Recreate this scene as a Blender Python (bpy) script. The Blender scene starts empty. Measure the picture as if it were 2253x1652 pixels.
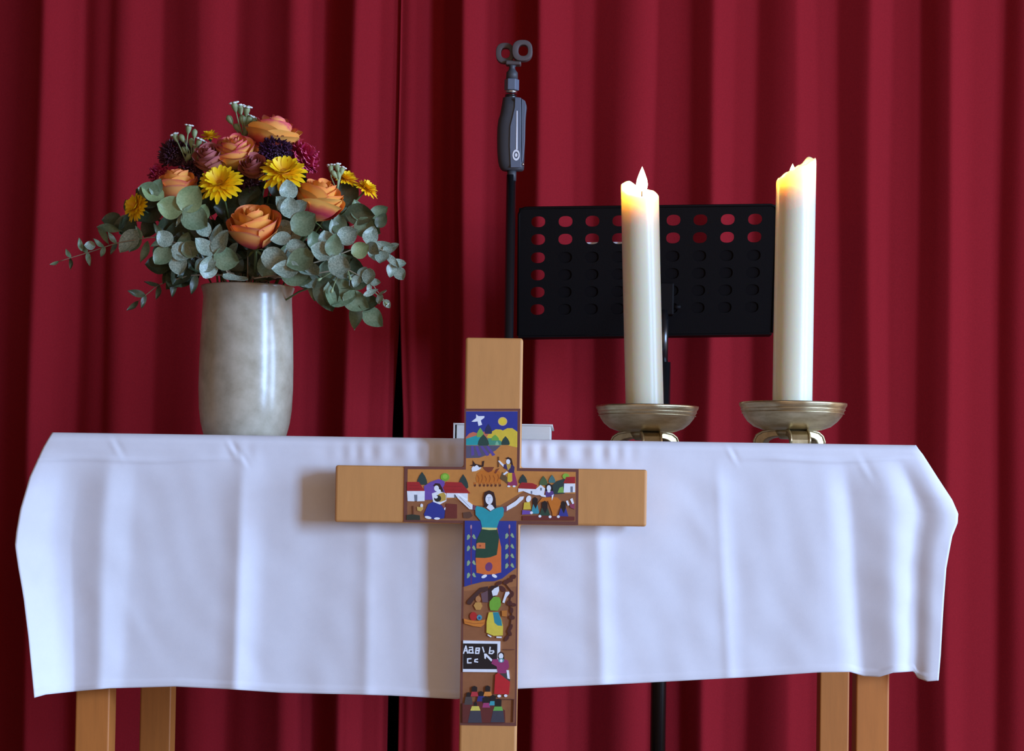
import bpy, bmesh, math, random
from mathutils import Vector, Matrix, Euler
random.seed(7)
R = math.radians
S = bpy.context.scene
COL = S.collection

# ------------------------------------------------------------------ camera
W, H = 2253, 1652
F = 4972.0                      # focal length in pixels
DIST = 3.68                     # camera to the front of the altar
CAM = Vector((0.1036, -DIST, 0.83))
PITCH, ROLL = 2.0, 0.85
CX0 = 1266.0
CY0 = 1130.0 - F * math.tan(R(PITCH))
RM = Matrix.Rotation(R(90 + PITCH), 3, 'X') @ Matrix.Rotation(R(ROLL), 3, 'Z')
cd = bpy.data.cameras.new('camera')
cd.sensor_fit = 'HORIZONTAL'; cd.sensor_width = 36
cd.lens = F / W * 36
cd.shift_x = (W / 2 - CX0) / W
cd.shift_y = (CY0 - H / 2) / W
cd.clip_end = 100
cam = bpy.data.objects.new('camera', cd); COL.objects.link(cam)
M4 = RM.to_4x4(); M4.translation = CAM
cam.matrix_world = M4
S.camera = cam

def at(px, py, Y):
    """point of the place at depth Y that is seen at photograph pixel (px, py)"""
    d = RM @ Vector(((px - CX0) / F, -(py - CY0) / F, -1))
    return CAM + d * ((Y - CAM.y) / d.y)
def proj(p):
    q = RM.transposed() @ (Vector(p) - CAM)
    return CX0 + F * q.x / -q.z, CY0 - F * q.y / -q.z
def sc(Y):                      # metres per pixel at depth Y
    return (Y + DIST) / F

# ------------------------------------------------------------------ light
w = bpy.data.worlds.new('room_light'); S.world = w; w.use_nodes = True
bg = w.node_tree.nodes['Background']
bg.inputs[0].default_value = (1.0, 0.69, 0.48, 1); bg.inputs[1].default_value = 0.74
def window_light(name, az, dist, z, wd, ht, power, colr):
    l = bpy.data.lights.new(name, 'AREA'); l.shape = 'RECTANGLE'
    l.size = wd; l.size_y = ht; l.energy = power; l.color = colr
    o = bpy.data.objects.new(name, l); COL.objects.link(o)
    p = Vector((dist * math.sin(R(az)), -dist * math.cos(R(az)), z))
    o.location = p
    o.rotation_euler = (Vector((0.0, 0.1, 0.95)) - p).to_track_quat('-Z', 'Y').to_euler()
    return o
window_light('window_daylight', 52, 10.0, 2.2, 1.5, 3.6, 980, (0.36, 0.585, 1.0))
window_light('window_daylight', 76, 9.2, 2.2, 1.5, 3.6, 500, (0.38, 0.60, 1.0))
S.view_settings.view_transform = 'Standard'
S.view_settings.look = 'None'
S.view_settings.exposure = 0.10
S.view_settings.gamma = 1.0
S.view_settings.use_curve_mapping = False

# ------------------------------------------------------------------ helpers
def lin(c):
    return tuple(((v / 255) / 12.92 if v / 255 <= 0.04045 else ((v / 255 + 0.055) / 1.055) ** 2.4) for v in c)
def mat(name, c, rough=0.6, metal=0.0, spec=0.5, noise=0.0, nscale=20, bump=0.0, bscale=200, sheen=0.0, c2=None, stretch=None):
    m = bpy.data.materials.new(name); m.use_nodes = True
    nt = m.node_tree; b = nt.nodes['Principled BSDF']
    L = lin(c)
    b.inputs['Base Color'].default_value = (*L, 1)
    b.inputs['Roughness'].default_value = rough
    b.inputs['Metallic'].default_value = metal
    b.inputs['Specular IOR Level'].default_value = spec
    if sheen:
        b.inputs['Sheen Weight'].default_value = sheen
        b.inputs['Sheen Roughness'].default_value = 0.5
        b.inputs['Sheen Tint'].default_value = (*[min(1, v * 3 + .1) for v in L], 1)
    tc = nt.nodes.new('ShaderNodeTexCoord'); co = tc.outputs['Object']
    if stretch:
        mp = nt.nodes.new('ShaderNodeMapping'); mp.inputs['Scale'].default_value = stretch
        nt.links.new(co, mp.inputs['Vector']); co = mp.outputs['Vector']
    if noise or c2:
        n = nt.nodes.new('ShaderNodeTexNoise'); n.inputs['Scale'].default_value = nscale
        n.inputs['Detail'].default_value = 5; n.inputs['Roughness'].default_value = 0.6
        nt.links.new(co, n.inputs['Vector'])
        r = nt.nodes.new('ShaderNodeValToRGB')
        r.color_ramp.elements[0].position = 0.3; r.color_ramp.elements[1].position = 0.7
        if c2: a, d = L, lin(c2)
        else:
            a = tuple(v * (1 - noise) for v in L); d = tuple(min(1, v * (1 + noise)) for v in L)
        r.color_ramp.elements[0].color = (*a, 1); r.color_ramp.elements[1].color = (*d, 1)
        nt.links.new(n.outputs['Fac'], r.inputs['Fac']); nt.links.new(r.outputs['Color'], b.inputs['Base Color'])
    if bump:
        n2 = nt.nodes.new('ShaderNodeTexNoise'); n2.inputs['Scale'].default_value = bscale
        n2.inputs['Detail'].default_value = 4
        nt.links.new(co, n2.inputs['Vector'])
        bp = nt.nodes.new('ShaderNodeBump'); bp.inputs['Strength'].default_value = bump
        bp.inputs['Distance'].default_value = 0.002
        nt.links.new(n2.outputs['Fac'], bp.inputs['Height']); nt.links.new(bp.outputs['Normal'], b.inputs['Normal'])
    return m
def ramp_mat(name, stops, rough=0.55, noise=0.12, spec=0.4, trans=0.0):
    """colour runs along a petal from base (v=0) to edge (v=1)"""
    m = bpy.data.materials.new(name); m.use_nodes = True
    nt = m.node_tree; b = nt.nodes['Principled BSDF']
    b.inputs['Roughness'].default_value = rough; b.inputs['Specular IOR Level'].default_value = spec
    uv = nt.nodes.new('ShaderNodeUVMap'); sp = nt.nodes.new('ShaderNodeSeparateXYZ')
    nt.links.new(uv.outputs['UV'], sp.inputs[0])
    n = nt.nodes.new('ShaderNodeTexNoise'); n.inputs['Scale'].default_value = 60
    tc = nt.nodes.new('ShaderNodeTexCoord'); nt.links.new(tc.outputs['Object'], n.inputs['Vector'])
    ma = nt.nodes.new('ShaderNodeMath'); ma.operation = 'MULTIPLY_ADD'
    nt.links.new(n.outputs['Fac'], ma.inputs[0]); ma.inputs[1].default_value = noise * 2
    ad = nt.nodes.new('ShaderNodeMath'); ad.operation = 'SUBTRACT'; nt.links.new(sp.outputs['Y'], ad.inputs[0]); ad.inputs[1].default_value = noise
    nt.links.new(ad.outputs[0], ma.inputs[2])
    r = nt.nodes.new('ShaderNodeValToRGB')
    while len(r.color_ramp.elements) < len(stops): r.color_ramp.elements.new(0.5)
    for e, (p, c) in zip(r.color_ramp.elements, stops):
        e.position = p; e.color = (*lin(c), 1)
    nt.links.new(ma.outputs[0], r.inputs['Fac']); nt.links.new(r.outputs['Color'], b.inputs['Base Color'])
    if trans:
        b.inputs['Subsurface Weight'].default_value = trans
        b.inputs['Subsurface Radius'].default_value = (0.006, 0.003, 0.001)
    return m
def mesh(name, v, f, m=None, smooth=True, mats=None, idx=None):
    me = bpy.data.meshes.new(name); me.from_pydata([tuple(p) for p in v], [], f); me.update()
    for x in (mats or ([m] if m else [])): me.materials.append(x)
    if idx: me.polygons.foreach_set('material_index', idx)
    if smooth: me.polygons.foreach_set('use_smooth', [True] * len(me.polygons))
    return me
def link(name, me, parent=None):
    o = bpy.data.objects.new(name, me); COL.objects.link(o)
    if parent: o.parent = parent
    return o
def obj(name, v, f, m, parent=None, smooth=True):
    if parent is not None:
        inv = parent['_inv'] if False else world_of(parent).inverted()
        v = [inv @ Vector(p) for p in v]
    return link(name, mesh(name, v, f, m, smooth), parent)
def world_of(o):
    mm = o.matrix_basis.copy()
    while o.parent: o = o.parent; mm = o.matrix_basis @ mm
    return mm
def tag(o, label, cat, group=None, kind=None):
    o['label'] = label; o['category'] = cat
    if group: o['group'] = group
    if kind: o['kind'] = kind
    return o
def thing(name, label, cat, loc, group=None):
    o = bpy.data.objects.new(name, None); o.empty_display_size = 0.05; COL.objects.link(o)
    o.location = loc
    return tag(o, label, cat, group)
def join(*vf):
    V, Fs = [], []
    for v, f in vf:
        k = len(V); V += list(v); Fs += [tuple(i + k for i in q) for q in f]
    return V, Fs
def box(x0, x1, y0, y1, z0, z1):
    v = [Vector((x, y, z)) for z in (z0, z1) for y in (y0, y1) for x in (x0, x1)]
    return v, [(0, 2, 3, 1), (4, 5, 7, 6), (0, 1, 5, 4), (2, 6, 7, 3), (0, 4, 6, 2), (1, 3, 7, 5)]
def bevel(o, wd, seg=3):
    b = o.modifiers.new('bevel', 'BEVEL'); b.width = wd; b.segments = seg; b.limit_method = 'ANGLE'
    return o
def lathe(c, prof, n=64, wob=None):
    """prof: (radius, z) list; wob(angle, i) -> radius factor"""
    v, f = [], []
    for i, (r, z) in enumerate(prof):
        for k in range(n):
            a = 2 * math.pi * k / n
            q = r * (wob(a, i) if wob else 1)
            v.append(Vector((c[0] + q * math.cos(a), c[1] + q * math.sin(a), c[2] + z)))
    for i in range(len(prof) - 1):
        for k in range(n):
            a, b = i * n + k, i * n + (k + 1) % n
            f.append((a, b, b + n, a + n))
    return v, f
def tube(pts, rad, n=8, cap=True):
    pts = [Vector(p) for p in pts]; v, f = [], []
    if not hasattr(rad, '__len__'): rad = [rad] * len(pts)
    up = Vector((0.31, 0.83, 0.47)).normalized()
    for i, p in enumerate(pts):
        t = (pts[min(i + 1, len(pts) - 1)] - pts[max(i - 1, 0)]).normalized()
        a = t.cross(up).normalized(); b = t.cross(a)
        for k in range(n):
            an = 2 * math.pi * k / n
            v.append(p + (a * math.cos(an) + b * math.sin(an)) * rad[i])
    for i in range(len(pts) - 1):
        for k in range(n):
            q, s = i * n + k, i * n + (k + 1) % n
            f.append((q, s, s + n, q + n))
    if cap:
        f.append(tuple(range(n))[::-1]); f.append(tuple(range((len(pts) - 1) * n, len(pts) * n)))
    return v, f
def cylz(c, r, z0, z1, n=24, r1=None):
    r1 = r if r1 is None else r1
    v, f = lathe((c[0], c[1], 0), [(r, z0), (r1, z1)], n)
    f.append(tuple(range(n))[::-1]); f.append(tuple(range(n, 2 * n)))
    return v, f
def lerp(tab, x):
    if x <= tab[0][0]: return tab[0][1]
    for (a, p), (b, q) in zip(tab, tab[1:]):
        if x <= b: return p + (q - p) * (x - a) / (b - a)
    return tab[-1][1]
def smooth_list(a, r):
    n = len(a); out = []
    acc = [0]
    for v in a: acc.append(acc[-1] + v)
    for i in range(n):
        lo, hi = max(0, i - r), min(n, i + r + 1)
        out.append((acc[hi] - acc[lo]) / (hi - lo))
    return out

# ------------------------------------------------------------------ materials
M = {}
M['curtain'] = mat('curtain_velour', (140, 27, 34), 0.95, spec=0.08, noise=0.10, nscale=400, bump=0.25, bscale=900, sheen=0.04)
M['dark'] = mat('dark_wall', (14, 11, 12), 0.95, spec=0.1, bump=0.1)
M['floor'] = mat('floor_wood', (120, 84, 54), 0.5, noise=0.2, nscale=6, stretch=(1, 8, 1))
M['cloth'] = mat('linen', (236, 236, 240), 0.9, spec=0.2, noise=0.02, nscale=30, bump=0.12, bscale=1400)
M['leg'] = mat('beech_leg', (192, 116, 50), 0.5, noise=0.08, nscale=10, stretch=(12, 12, 1), bump=0.05)
M['wood'] = mat('cross_wood', (208, 146, 82), 0.5, noise=0.05, nscale=14, stretch=(6, 6, 1), bump=0.05)
M['glaze'] = mat('stoneware_glaze', (166, 158, 136), 0.25, noise=0.0, nscale=28, c2=(198, 191, 170), bump=0.08, bscale=60)
M['brass'] = mat('aged_brass', (176, 158, 118), 0.38, metal=1.0, nscale=22, c2=(226, 212, 172), bump=0.15, bscale=40, stretch=(1, 1, 4))
M['brassdark'] = mat('brass_foot', (160, 140, 102), 0.4, metal=1.0, nscale=30, c2=(206, 188, 146), bump=0.1)
M['folder'] = mat('black_folder', (14, 10, 10), 0.8, spec=0.10)
M['black'] = mat('black_enamel', (12, 9, 9), 0.6, spec=0.12, bump=0.1, bscale=500)
M['pole'] = mat('black_steel', (16, 16, 18), 0.26, spec=0.9)
M['chrome'] = mat('bright_steel', (205, 205, 200), 0.25, metal=1.0)
M['grip'] = mat('grip_grey', (62, 64, 68), 0.55)
M['gripl'] = mat('grip_blue_grey', (92, 102, 116), 0.45)
M['clip'] = mat('clip_rubber', (84, 74, 72), 0.6)
M['white'] = mat('white_print', (225, 228, 230), 0.5)
M['paper'] = mat('book_pages', (214, 208, 196), 0.9, noise=0.05, nscale=80, stretch=(1, 1, 30))
M['cover'] = mat('book_cover', (226, 222, 212), 0.6)
M['sheet'] = mat('sheet_paper', (224, 220, 222), 0.8)
M['stem'] = mat('flower_stem', (92, 112, 66), 0.6, noise=0.1)
M['sepal'] = mat('sepal', (96, 112, 62), 0.6)
M['twig'] = mat('eucalyptus_stem', (148, 132, 104), 0.6, noise=0.12)
def leafmat(n, a, b): return mat(n, a, 0.42, c2=b, nscale=14, spec=0.6)
M['leaf_blue'] = leafmat('leaf_blue_grey', (100, 120, 102), (174, 187, 164))
M['leaf_mid'] = leafmat('leaf_grey_green', (92, 112, 80), (126, 144, 108))
M['leaf_light'] = leafmat('leaf_light_green', (122, 142, 92), (152, 166, 114))
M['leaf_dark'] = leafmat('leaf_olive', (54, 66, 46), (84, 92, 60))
M['rose'] = ramp_mat('rose_orange', [(0.0, (255, 186, 80)), (0.6, (255, 194, 92)), (0.9, (255, 180, 82)), (1.0, (255, 150, 84))], trans=0.1)
M['rose_out'] = ramp_mat('rose_orange_outer', [(0.0, (196, 60, 88)), (0.28, (222, 84, 86)), (0.55, (255, 160, 88)), (0.85, (255, 180, 98)), (1.0, (250, 128, 104))], trans=0.1)
M['rose_y'] = ramp_mat('rose_yellow_pink', [(0.0, (246, 196, 96)), (0.6, (250, 188, 84)), (0.88, (250, 176, 92)), (1.0, (224, 84, 104))], trans=0.1)
M['rose_p'] = ramp_mat('rose_pink_base', [(0.0, (250, 190, 110)), (0.22, (230, 120, 80)), (0.42, (196, 50, 76)), (0.62, (222, 104, 74)), (0.78, (252, 178, 84)), (1.0, (250, 186, 92))], trans=0.1)
M['rose_b'] = ramp_mat('rose_faded', [(0.0, (176, 104, 76)), (0.5, (206, 138, 92)), (1.0, (180, 98, 100))])
M['daisy'] = ramp_mat('daisy_yellow', [(0.0, (240, 168, 4)), (0.6, (255, 206, 8)), (1.0, (255, 218, 24))], trans=0.05)
M['daisyc'] = mat('daisy_center', (206, 138, 10), 0.8, noise=0.3, nscale=300, bump=0.5)
M['purple'] = ramp_mat('scabiosa', [(0.0, (46, 20, 44)), (1.0, (84, 44, 82))])
M['plum'] = ramp_mat('plum_dried', [(0.0, (54, 24, 34)), (1.0, (104, 60, 74))])
M['pink'] = ramp_mat('carnation_pink', [(0.0, (150, 22, 60)), (0.7, (196, 46, 96)), (1.0, (226, 96, 132))])
M['waxf'] = mat('wax_flower_white', (226, 228, 216), 0.5)
M['waxg'] = mat('wax_flower_green', (146, 160, 112), 0.55, noise=0.1)
M['wick'] = mat('charred_wick', (26, 20, 18), 0.9)
wx = bpy.data.materials.new('candle_wax'); wx.use_nodes = True
b = wx.node_tree.nodes['Principled BSDF']
b.inputs['Base Color'].default_value = (*lin((232, 232, 206)), 1)
b.inputs['Roughness'].default_value = 0.33
b.inputs['Subsurface Weight'].default_value = 0.9
b.inputs['Subsurface Radius'].default_value = (0.042, 0.026, 0.013)
b.inputs['Subsurface Scale'].default_value = 0.8
M['wax'] = wx
fl = bpy.data.materials.new('candle_flame'); fl.use_nodes = True
nt = fl.node_tree; nt.nodes.clear()
mo = nt.nodes.new('ShaderNodeOutputMaterial'); ad = nt.nodes.new('ShaderNodeAddShader')
tr = nt.nodes.new('ShaderNodeBsdfTransparent'); em = nt.nodes.new('ShaderNodeEmission')
em.inputs[0].default_value = (1.0, 0.72, 0.42, 1); em.inputs[1].default_value = 5
nt.links.new(tr.outputs[0], ad.inputs[0]); nt.links.new(em.outputs[0], ad.inputs[1]); nt.links.new(ad.outputs[0], mo.inputs[0])
M['flame'] = fl

# ------------------------------------------------------------------ setting
YC = 1.25                                   # curtain depth
o = obj('floor', *box(-3.2, 3.2, -4.5, 1.75, -0.05, 0.0), M['floor'], smooth=False); o['kind'] = 'structure'
o = obj('wall_back', *box(-3.2, 3.2, 1.75, 1.85, 0.0, 3.0), M['dark'], smooth=False); o['kind'] = 'structure'

o = obj('added_wall_left', *box(-2.75, -2.65, -4.5, 1.75, 0.0, 3.0), mat('added_wall_paint', (96, 72, 58), 0.8, noise=0.05), smooth=False); o['kind'] = 'structure'  # unseen wall added to block ambient light from the left, darkening left-facing folds
o = obj('added_ceiling', *box(-2.75, 3.2, -4.5, 1.85, 3.0, 3.1), mat('added_ceiling_paint', (150, 138, 126), 0.9, noise=0.03), smooth=False); o['kind'] = 'structure'  # unseen slab added overhead to cut ambient light from above
# curtain: the tone across the folds gives the way each strip of cloth faces
FOLD = [(-460,80),(-430,120),(-390,115),(-375,70),(-320,66),(-300,118),(-250,112),(-235,75),(-180,72),(-160,118),(-110,112),(-90,72),(-40,78),(0,75),(50,65),(98,62),(112,120),(130,125),(165,100),(178,108),(186,80),(200,70),(230,85),(250,64),(270,85),(295,115),(320,112),(345,105),(358,80),(400,74),(440,78),(452,90),(470,100),(490,118),(515,115),(527,85),(545,75),(580,80),(600,74),(635,70),(652,95),(665,125),(700,125),(712,100),(720,74),(745,65),(765,60),(783,65),(790,125),(828,130),(835,95),(865,95),(870,85),(875,105),(890,112),(893,130),(898,75),(905,80),(915,125),(945,130),(952,90),(975,80),(982,55),(1018,50),(1028,120),(1060,140),(1085,130),(1100,90),(1140,85),(1150,64),(1185,64),(1195,130),(1220,142),(1262,132),(1270,110),(1310,115),(1322,84),(1360,84),(1385,100),(1405,120),(1430,145),(1440,145),(1443,105),(1500,110),(1515,95),(1525,75),(1560,78),(1568,95),(1575,150),(1610,145),(1620,125),(1660,125),(1668,84),(1690,84),(1720,98),(1745,115),(1755,150),(1795,145),(1803,130),(1845,130),(1855,92),(1900,92),(1915,108),(1922,155),(1960,150),(1970,125),(2025,130),(2032,88),(2060,88),(2090,110),(2097,160),(2120,162),(2150,145),(2205,146),(2213,92),(2230,94),(2253,130),(2300,160),(2340,150),(2352,96),(2400,92),(2415,158),(2470,150),(2482,95),(2530,92),(2545,155),(2600,150),(2612,94),(2660,92),(2700,150)]
step = 2.5
X0 = -1420
pre, x_ = [], X0
while x_ < -480:                            # the same pleats go on outside the picture
    wd_ = random.uniform(95, 150)
    pre += [(x_, 72), (x_ + wd_ * .42, 70), (x_ + wd_ * .50, 118), (x_ + wd_ * .92, 110)]; x_ += wd_
FOLD = [q for q in pre if q[0] < -465] + FOLD
x_ = 2715
while x_ < 3300:
    wd_ = random.uniform(95, 150)
    FOLD += [(x_, 95), (x_ + wd_ * .42, 92), (x_ + wd_ * .50, 160), (x_ + wd_ * .92, 150)]; x_ += wd_
cols = [X0 + step * i for i in range(int((3300 - X0) / step))]
slope = []
for x in cols:
    top = 127 + (x / 2253) * 36
    l = max(0.0, min(1.0, (lerp(FOLD, x) - 58) / (top - 58)))
    th = R(-62 + 106 * l ** 1.15)
    slope.append(math.tan(th))
slope = smooth_list(slope, 2)
dx = step * sc(YC)
Yf = []; acc = 0
for s in slope: acc += s * dx; Yf.append(acc)
base = smooth_list(smooth_list(Yf, 46), 46)
Yf = [a - b for a, b in zip(Yf, base)]
def panel(i0, i1, side):
    """one curtain panel; side=-1 ends at the gap on its right, +1 starts there"""
    zs = [0.03 + 2.57 * k / 64 for k in range(65)]
    v, f = [], []
    ref = at(0, 110, YC)
    xg = at(889, 590, YC).x; zg = at(889, 590, YC).z; zb = at(889, 930, YC).z
    n = i1 - i0
    for i in range(i0, i1):
        X = at(cols[i], 110, YC).x
        for k, z in enumerate(zs):
            fr = max(0.0, min(1.0, (zg - z) / (zg - zb))) ** 1.2
            op = 0.0165 * fr * math.exp(-abs(X - xg) / 0.11) * side
            if z > zg: op = -0.014 * side * math.exp(-abs(X - xg) / 0.03) * min(1, (z - zg) * 6)
            wv = 0.004 * math.sin(2.1 * z + X * 9) + 0.003 * math.sin(4.3 * z + X * 23)
            amp = 0.92 + 0.12 * math.sin(1.3 * z + 5 * X)
            v.append((X + op + wv * (0.3 if abs(X - xg) < .1 else 1), YC + Yf[i] * amp + (0.022 if side < 0 else 0) * math.exp(-abs(X - xg) / 0.05), z))
    m = len(zs)
    for i in range(n - 1):
        for k in range(m - 1):
            a = i * m + k
            f.append((a, a + m, a + m + 1, a + 1))
    o = obj('curtain', v, f, M['curtain'])
    so = o.modifiers.new('thickness', 'SOLIDIFY'); so.thickness = 0.002; so.offset = 1
    return o
gi = int((892 - X0) / step)
tag(panel(0, gi + 2, -1), 'dark red pleated stage curtain panel on the left, behind the flower vase', 'curtain', 'stage curtain panels')
tag(panel(gi - 1, len(cols), 1), 'dark red pleated stage curtain panel on the right, behind the candles and stands', 'curtain', 'stage curtain panels')

# ------------------------------------------------------------------ altar table
ZT = at(1080, 968, 0.0).z                   # top of the cloth
XL, XR = at(115, 952, 0).x, at(2015, 980, 0).x
TD = 0.60
t = thing('altar_table', 'wooden altar table with square beech legs under a white tablecloth', 'table', ((XL + XR) / 2, TD / 2, 0))
bevel(obj('table_top', *box(XL + 0.006, XR - 0.006, 0.008, TD - 0.008, ZT - 0.036, ZT - 0.004), M['leg'], t, False), 0.004)
def legbox(x0, x1, y0, wd):
    return box(x0, x1, y0, y0 + wd, 0.0, ZT - 0.0365)
YF, YB = 0.022, 0.022 + 0.52
for (pa, pb, py, Y) in ((165, 240, 1590, YF), (1883, 1956, 1590, YF), (307, 375, 1590, YB), (1803, 1868, 1590, YB)):
    a, b2 = at(pa, py, Y).x, at(pb, py, Y).x
    bevel(obj('leg', *legbox(a, b2, Y, 0.055), M['leg'], t, False), 0.003)
ap0, ap1 = at(240, 1590, YF).x + .002, at(1883, 1590, YF).x - .002
obj('apron', *box(ap0, ap1, YF + 0.012, YF + 0.032, ZT - 0.12, ZT - 0.0365), M['leg'], t, False)
obj('apron', *box(at(375, 1590, YB).x + .002, at(1803, 1590, YB).x - .002, YB + 0.022, YB + 0.042, ZT - 0.12, ZT - 0.0365), M['leg'], t, False)

# ------------------------------------------------------------------ tablecloth
EL = [(952,115),(960,110),(985,95),(1050,65),(1120,45),(1170,36),(1200,33),(1250,40),(1320,52),(1400,62),(1480,70),(1535,75)]
ER = [(980,2015),(990,2022),(1000,2030),(1050,2062),(1100,2095),(1130,2108),(1150,2107),(1180,2095),(1250,2082),(1350,2075),(1440,2070),(1498,2065)]
EB = [(75,1535),(100,1528),(165,1521),(240,1514),(385,1510),(500,1516),(620,1524),(760,1527),(860,1530),(1005,1538),(1070,1527),(1140,1515),(1400,1503),(1640,1490),(1800,1479),(1870,1478),(1900,1487),(1935,1489),(1965,1480),(2010,1477),(2020,1492),(2040,1499),(2065,1497)]
CL = [(75,.82),(125,.8),(145,.62),(165,.5),(188,.4),(212,.38),(226,.70),(262,.68),(282,.55),(330,.53),(470,.5),(498,.40),(515,.36),(521,.74),(545,.70),(580,.55),(770,.5),(790,.43),(806,.42),(812,.68),(830,.66),(865,.55),(1280,.53),(1305,.46),(1325,.45),(1331,.7),(1347,.68),(1375,.55),(1585,.53),(1605,.44),(1609,.70),(1625,.62),(1645,.53),(1800,.5),(1845,.55),(1878,.74),(1895,.72),(1902,.40),(1925,.34),(1955,.34),(1970,.48),(1988,.80),(2010,.84),(2017,.10),(2034,.14),(2046,.50),(2065,.54)]
NU, NV = 560, 130
us = [i / NU for i in range(NU + 1)]
tone = [lerp(CL, 75 + u * 1990) for u in us]
sl = [math.tan(max(-0.9, min(0.9, R(56) - math.acos(max(0.05, min(1, q)))))) - 0.0 for q in tone]
sl = smooth_list(sl, 2)
acc = 0; yc = []
for s in sl: acc += s * 1990 / NU * sc(0); yc.append(acc)
bs = smooth_list(smooth_list(yc, 60), 60)
yc = [a - b2 for a, b2 in zip(yc, bs)]
v, f = [], []
rng = random.Random(3)
def cnoise(x, z):
    return 0.0007 * math.sin(17 * x + 4 * z + 2 * math.sin(5 * z)) + 0.0004 * math.sin(47 * x - 21 * z + 3 * math.sin(9 * x + 4 * z)) + 0.00025 * math.sin(23 * x + 75 * z + 2 * math.sin(19 * x)) + 0.0002 * math.sin(90 * x + 60 * z + 3 * math.sin(11 * z - 13 * x))
front = []
for j in range(NV + 1):
    vv = j / NV
    row = []
    for i, u in enumerate(us):
        px_t = 115 + 1900 * u; py_t = 952 + 28 * u            # along the table edge
        pb = 75 + 1990 * u
        yb = lerp(EB, pb)
        py = py_t + (yb - py_t) * vv
        # left/right limits at this height
        yl = 952 + (1535 - 952) * vv; yr = 980 + (1497 - 980) * vv
        xl, xr = lerp(EL, yl), lerp(ER, yr)
        xs = px_t + (pb - px_t) * vv
        wl = max(0, 1 - u / 0.11) ** 1.6; wr = max(0, 1 - (1 - u) / 0.10) ** 1.6
        xl0 = 115 + (75 - 115) * vv; xr0 = 2015 + (2065 - 2015) * vv
        px = xs + (xl - xl0) * wl + (xr - xr0) * wr
        fade = min(1, max(0, (vv - 0.06) / 0.16)) ** 0.8 * (1.05 + 0.65 * vv)
        y = -0.010 - 0.006 * vv + yc[i] * fade
        # rounded shoulder where the cloth turns over the table edge
        if vv < 0.03: y += 0.010 * (1 - vv / 0.03) ** 2
        # ironing crease running below the edge
        cr = (py - 1011 + 3 * math.sin(u * 40)) / 4.5
        if py < 1030:                                         # small puckers under the table edge
            kp = max(math.exp(-((px - 880) / 120) ** 2), math.exp(-((px - 1260) / 110) ** 2), .35 * math.exp(-((px - 520) / 40) ** 2))
            y += 0.0016 * kp * math.sin(px / 6.5 + 1.5 * math.sin(px / 31)) * math.exp(-((py - 995) / 22) ** 2)
        for (wx_, wy_, wl_, wa_) in ((258, 985, 26, .0016), (515, 990, 22, .0028), (535, 1010, 18, .002), (1612, 1000, 20, .002), (1905, 1030, 30, .0014), (560, 1480, 90, .0006), (310, 1370, 70, .0005), (1540, 1140, 70, .0005), (1760, 1420, 90, .0004)):
            ddx, ddy = px - wx_, py - wy_
            dg = ddx * .5 + ddy * .86; al = ddx * .86 - ddy * .5
            y += wa_ * .5 * math.sin(al / (2.5 + wl_ * .1)) * math.exp(-(al / wl_ * 2.2) ** 2 - (dg / wl_) ** 2)
        y -= 0.0026 * math.exp(-cr * cr) * max(min(1, max(0, (0.225 - u) / 0.05)), min(1, max(0, (u - 0.79) / 0.05)) * min(1, (1 - u) / .04))
        # pulled ears at the two ends
        e = math.sin(min(1, vv / 0.42) * math.pi / 2)
        rdg = max(0, 1 - abs(vv - 0.2) / 0.24)
        y += 0.001 * (max(0, 1 - u / 0.008) ** 2) * rdg - 0.030 * max(0, 1 - u / 0.045) * max(0, (vv - .15) / .85)
        y += 0.008 * (max(0, 1 - (1 - u) / 0.010) ** 2) * rdg
        # hem: doubled cloth along the bottom and the free side edges
        hem = 0.0022 if (yb - py) < 15 else 0.0
        y -= hem
        p = at(px, py, y)
        p.y += cnoise(p.x, p.z) * min(1, vv * 6)
        row.append(p)
    front.append(row)
for row in front: v += row
n1 = NU + 1
for j in range(NV):
    for i in range(NU):
        a = j * n1 + i
        f.append((a, a + n1, a + n1 + 1, a + 1))
# top of the cloth
NT = 16
for j in range(1, NT + 1):
    for i, u in enumerate(us):
        p = front[0][i].copy()
        k = j / NT
        p.y = front[0][i].y + (TD - front[0][i].y) * k
        p.z = p.z + (ZT - p.z) * min(1, k * 3) + 0.0006 * math.sin(p.x * 40 + p.y * 23)
        v.append(p)
off = n1 * (NV + 1)
def top_i(j, i): return i if j == 0 else off + (j - 1) * n1 + i
for j in range(NT):
    for i in range(NU):
        f.append((top_i(j, i), top_i(j, i + 1), top_i(j + 1, i + 1), top_i(j + 1, i)))
# back drop
k0 = len(v)
NB = 12
for j in range(1, NB + 1):
    for i, u in enumerate(us):
        p = v[top_i(NT, i)].copy(); p.y = TD + 0.012 + 0.010 * math.sin(u * 60) * j / NB; p.z -= 0.30 * j / NB
        v.append(p)
def back_i(j, i): return top_i(NT, i) if j == 0 else k0 + (j - 1) * n1 + i
for j in range(NB):
    for i in range(NU):
        f.append((back_i(j, i), back_i(j, i + 1), back_i(j + 1, i + 1), back_i(j + 1, i)))
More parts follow.
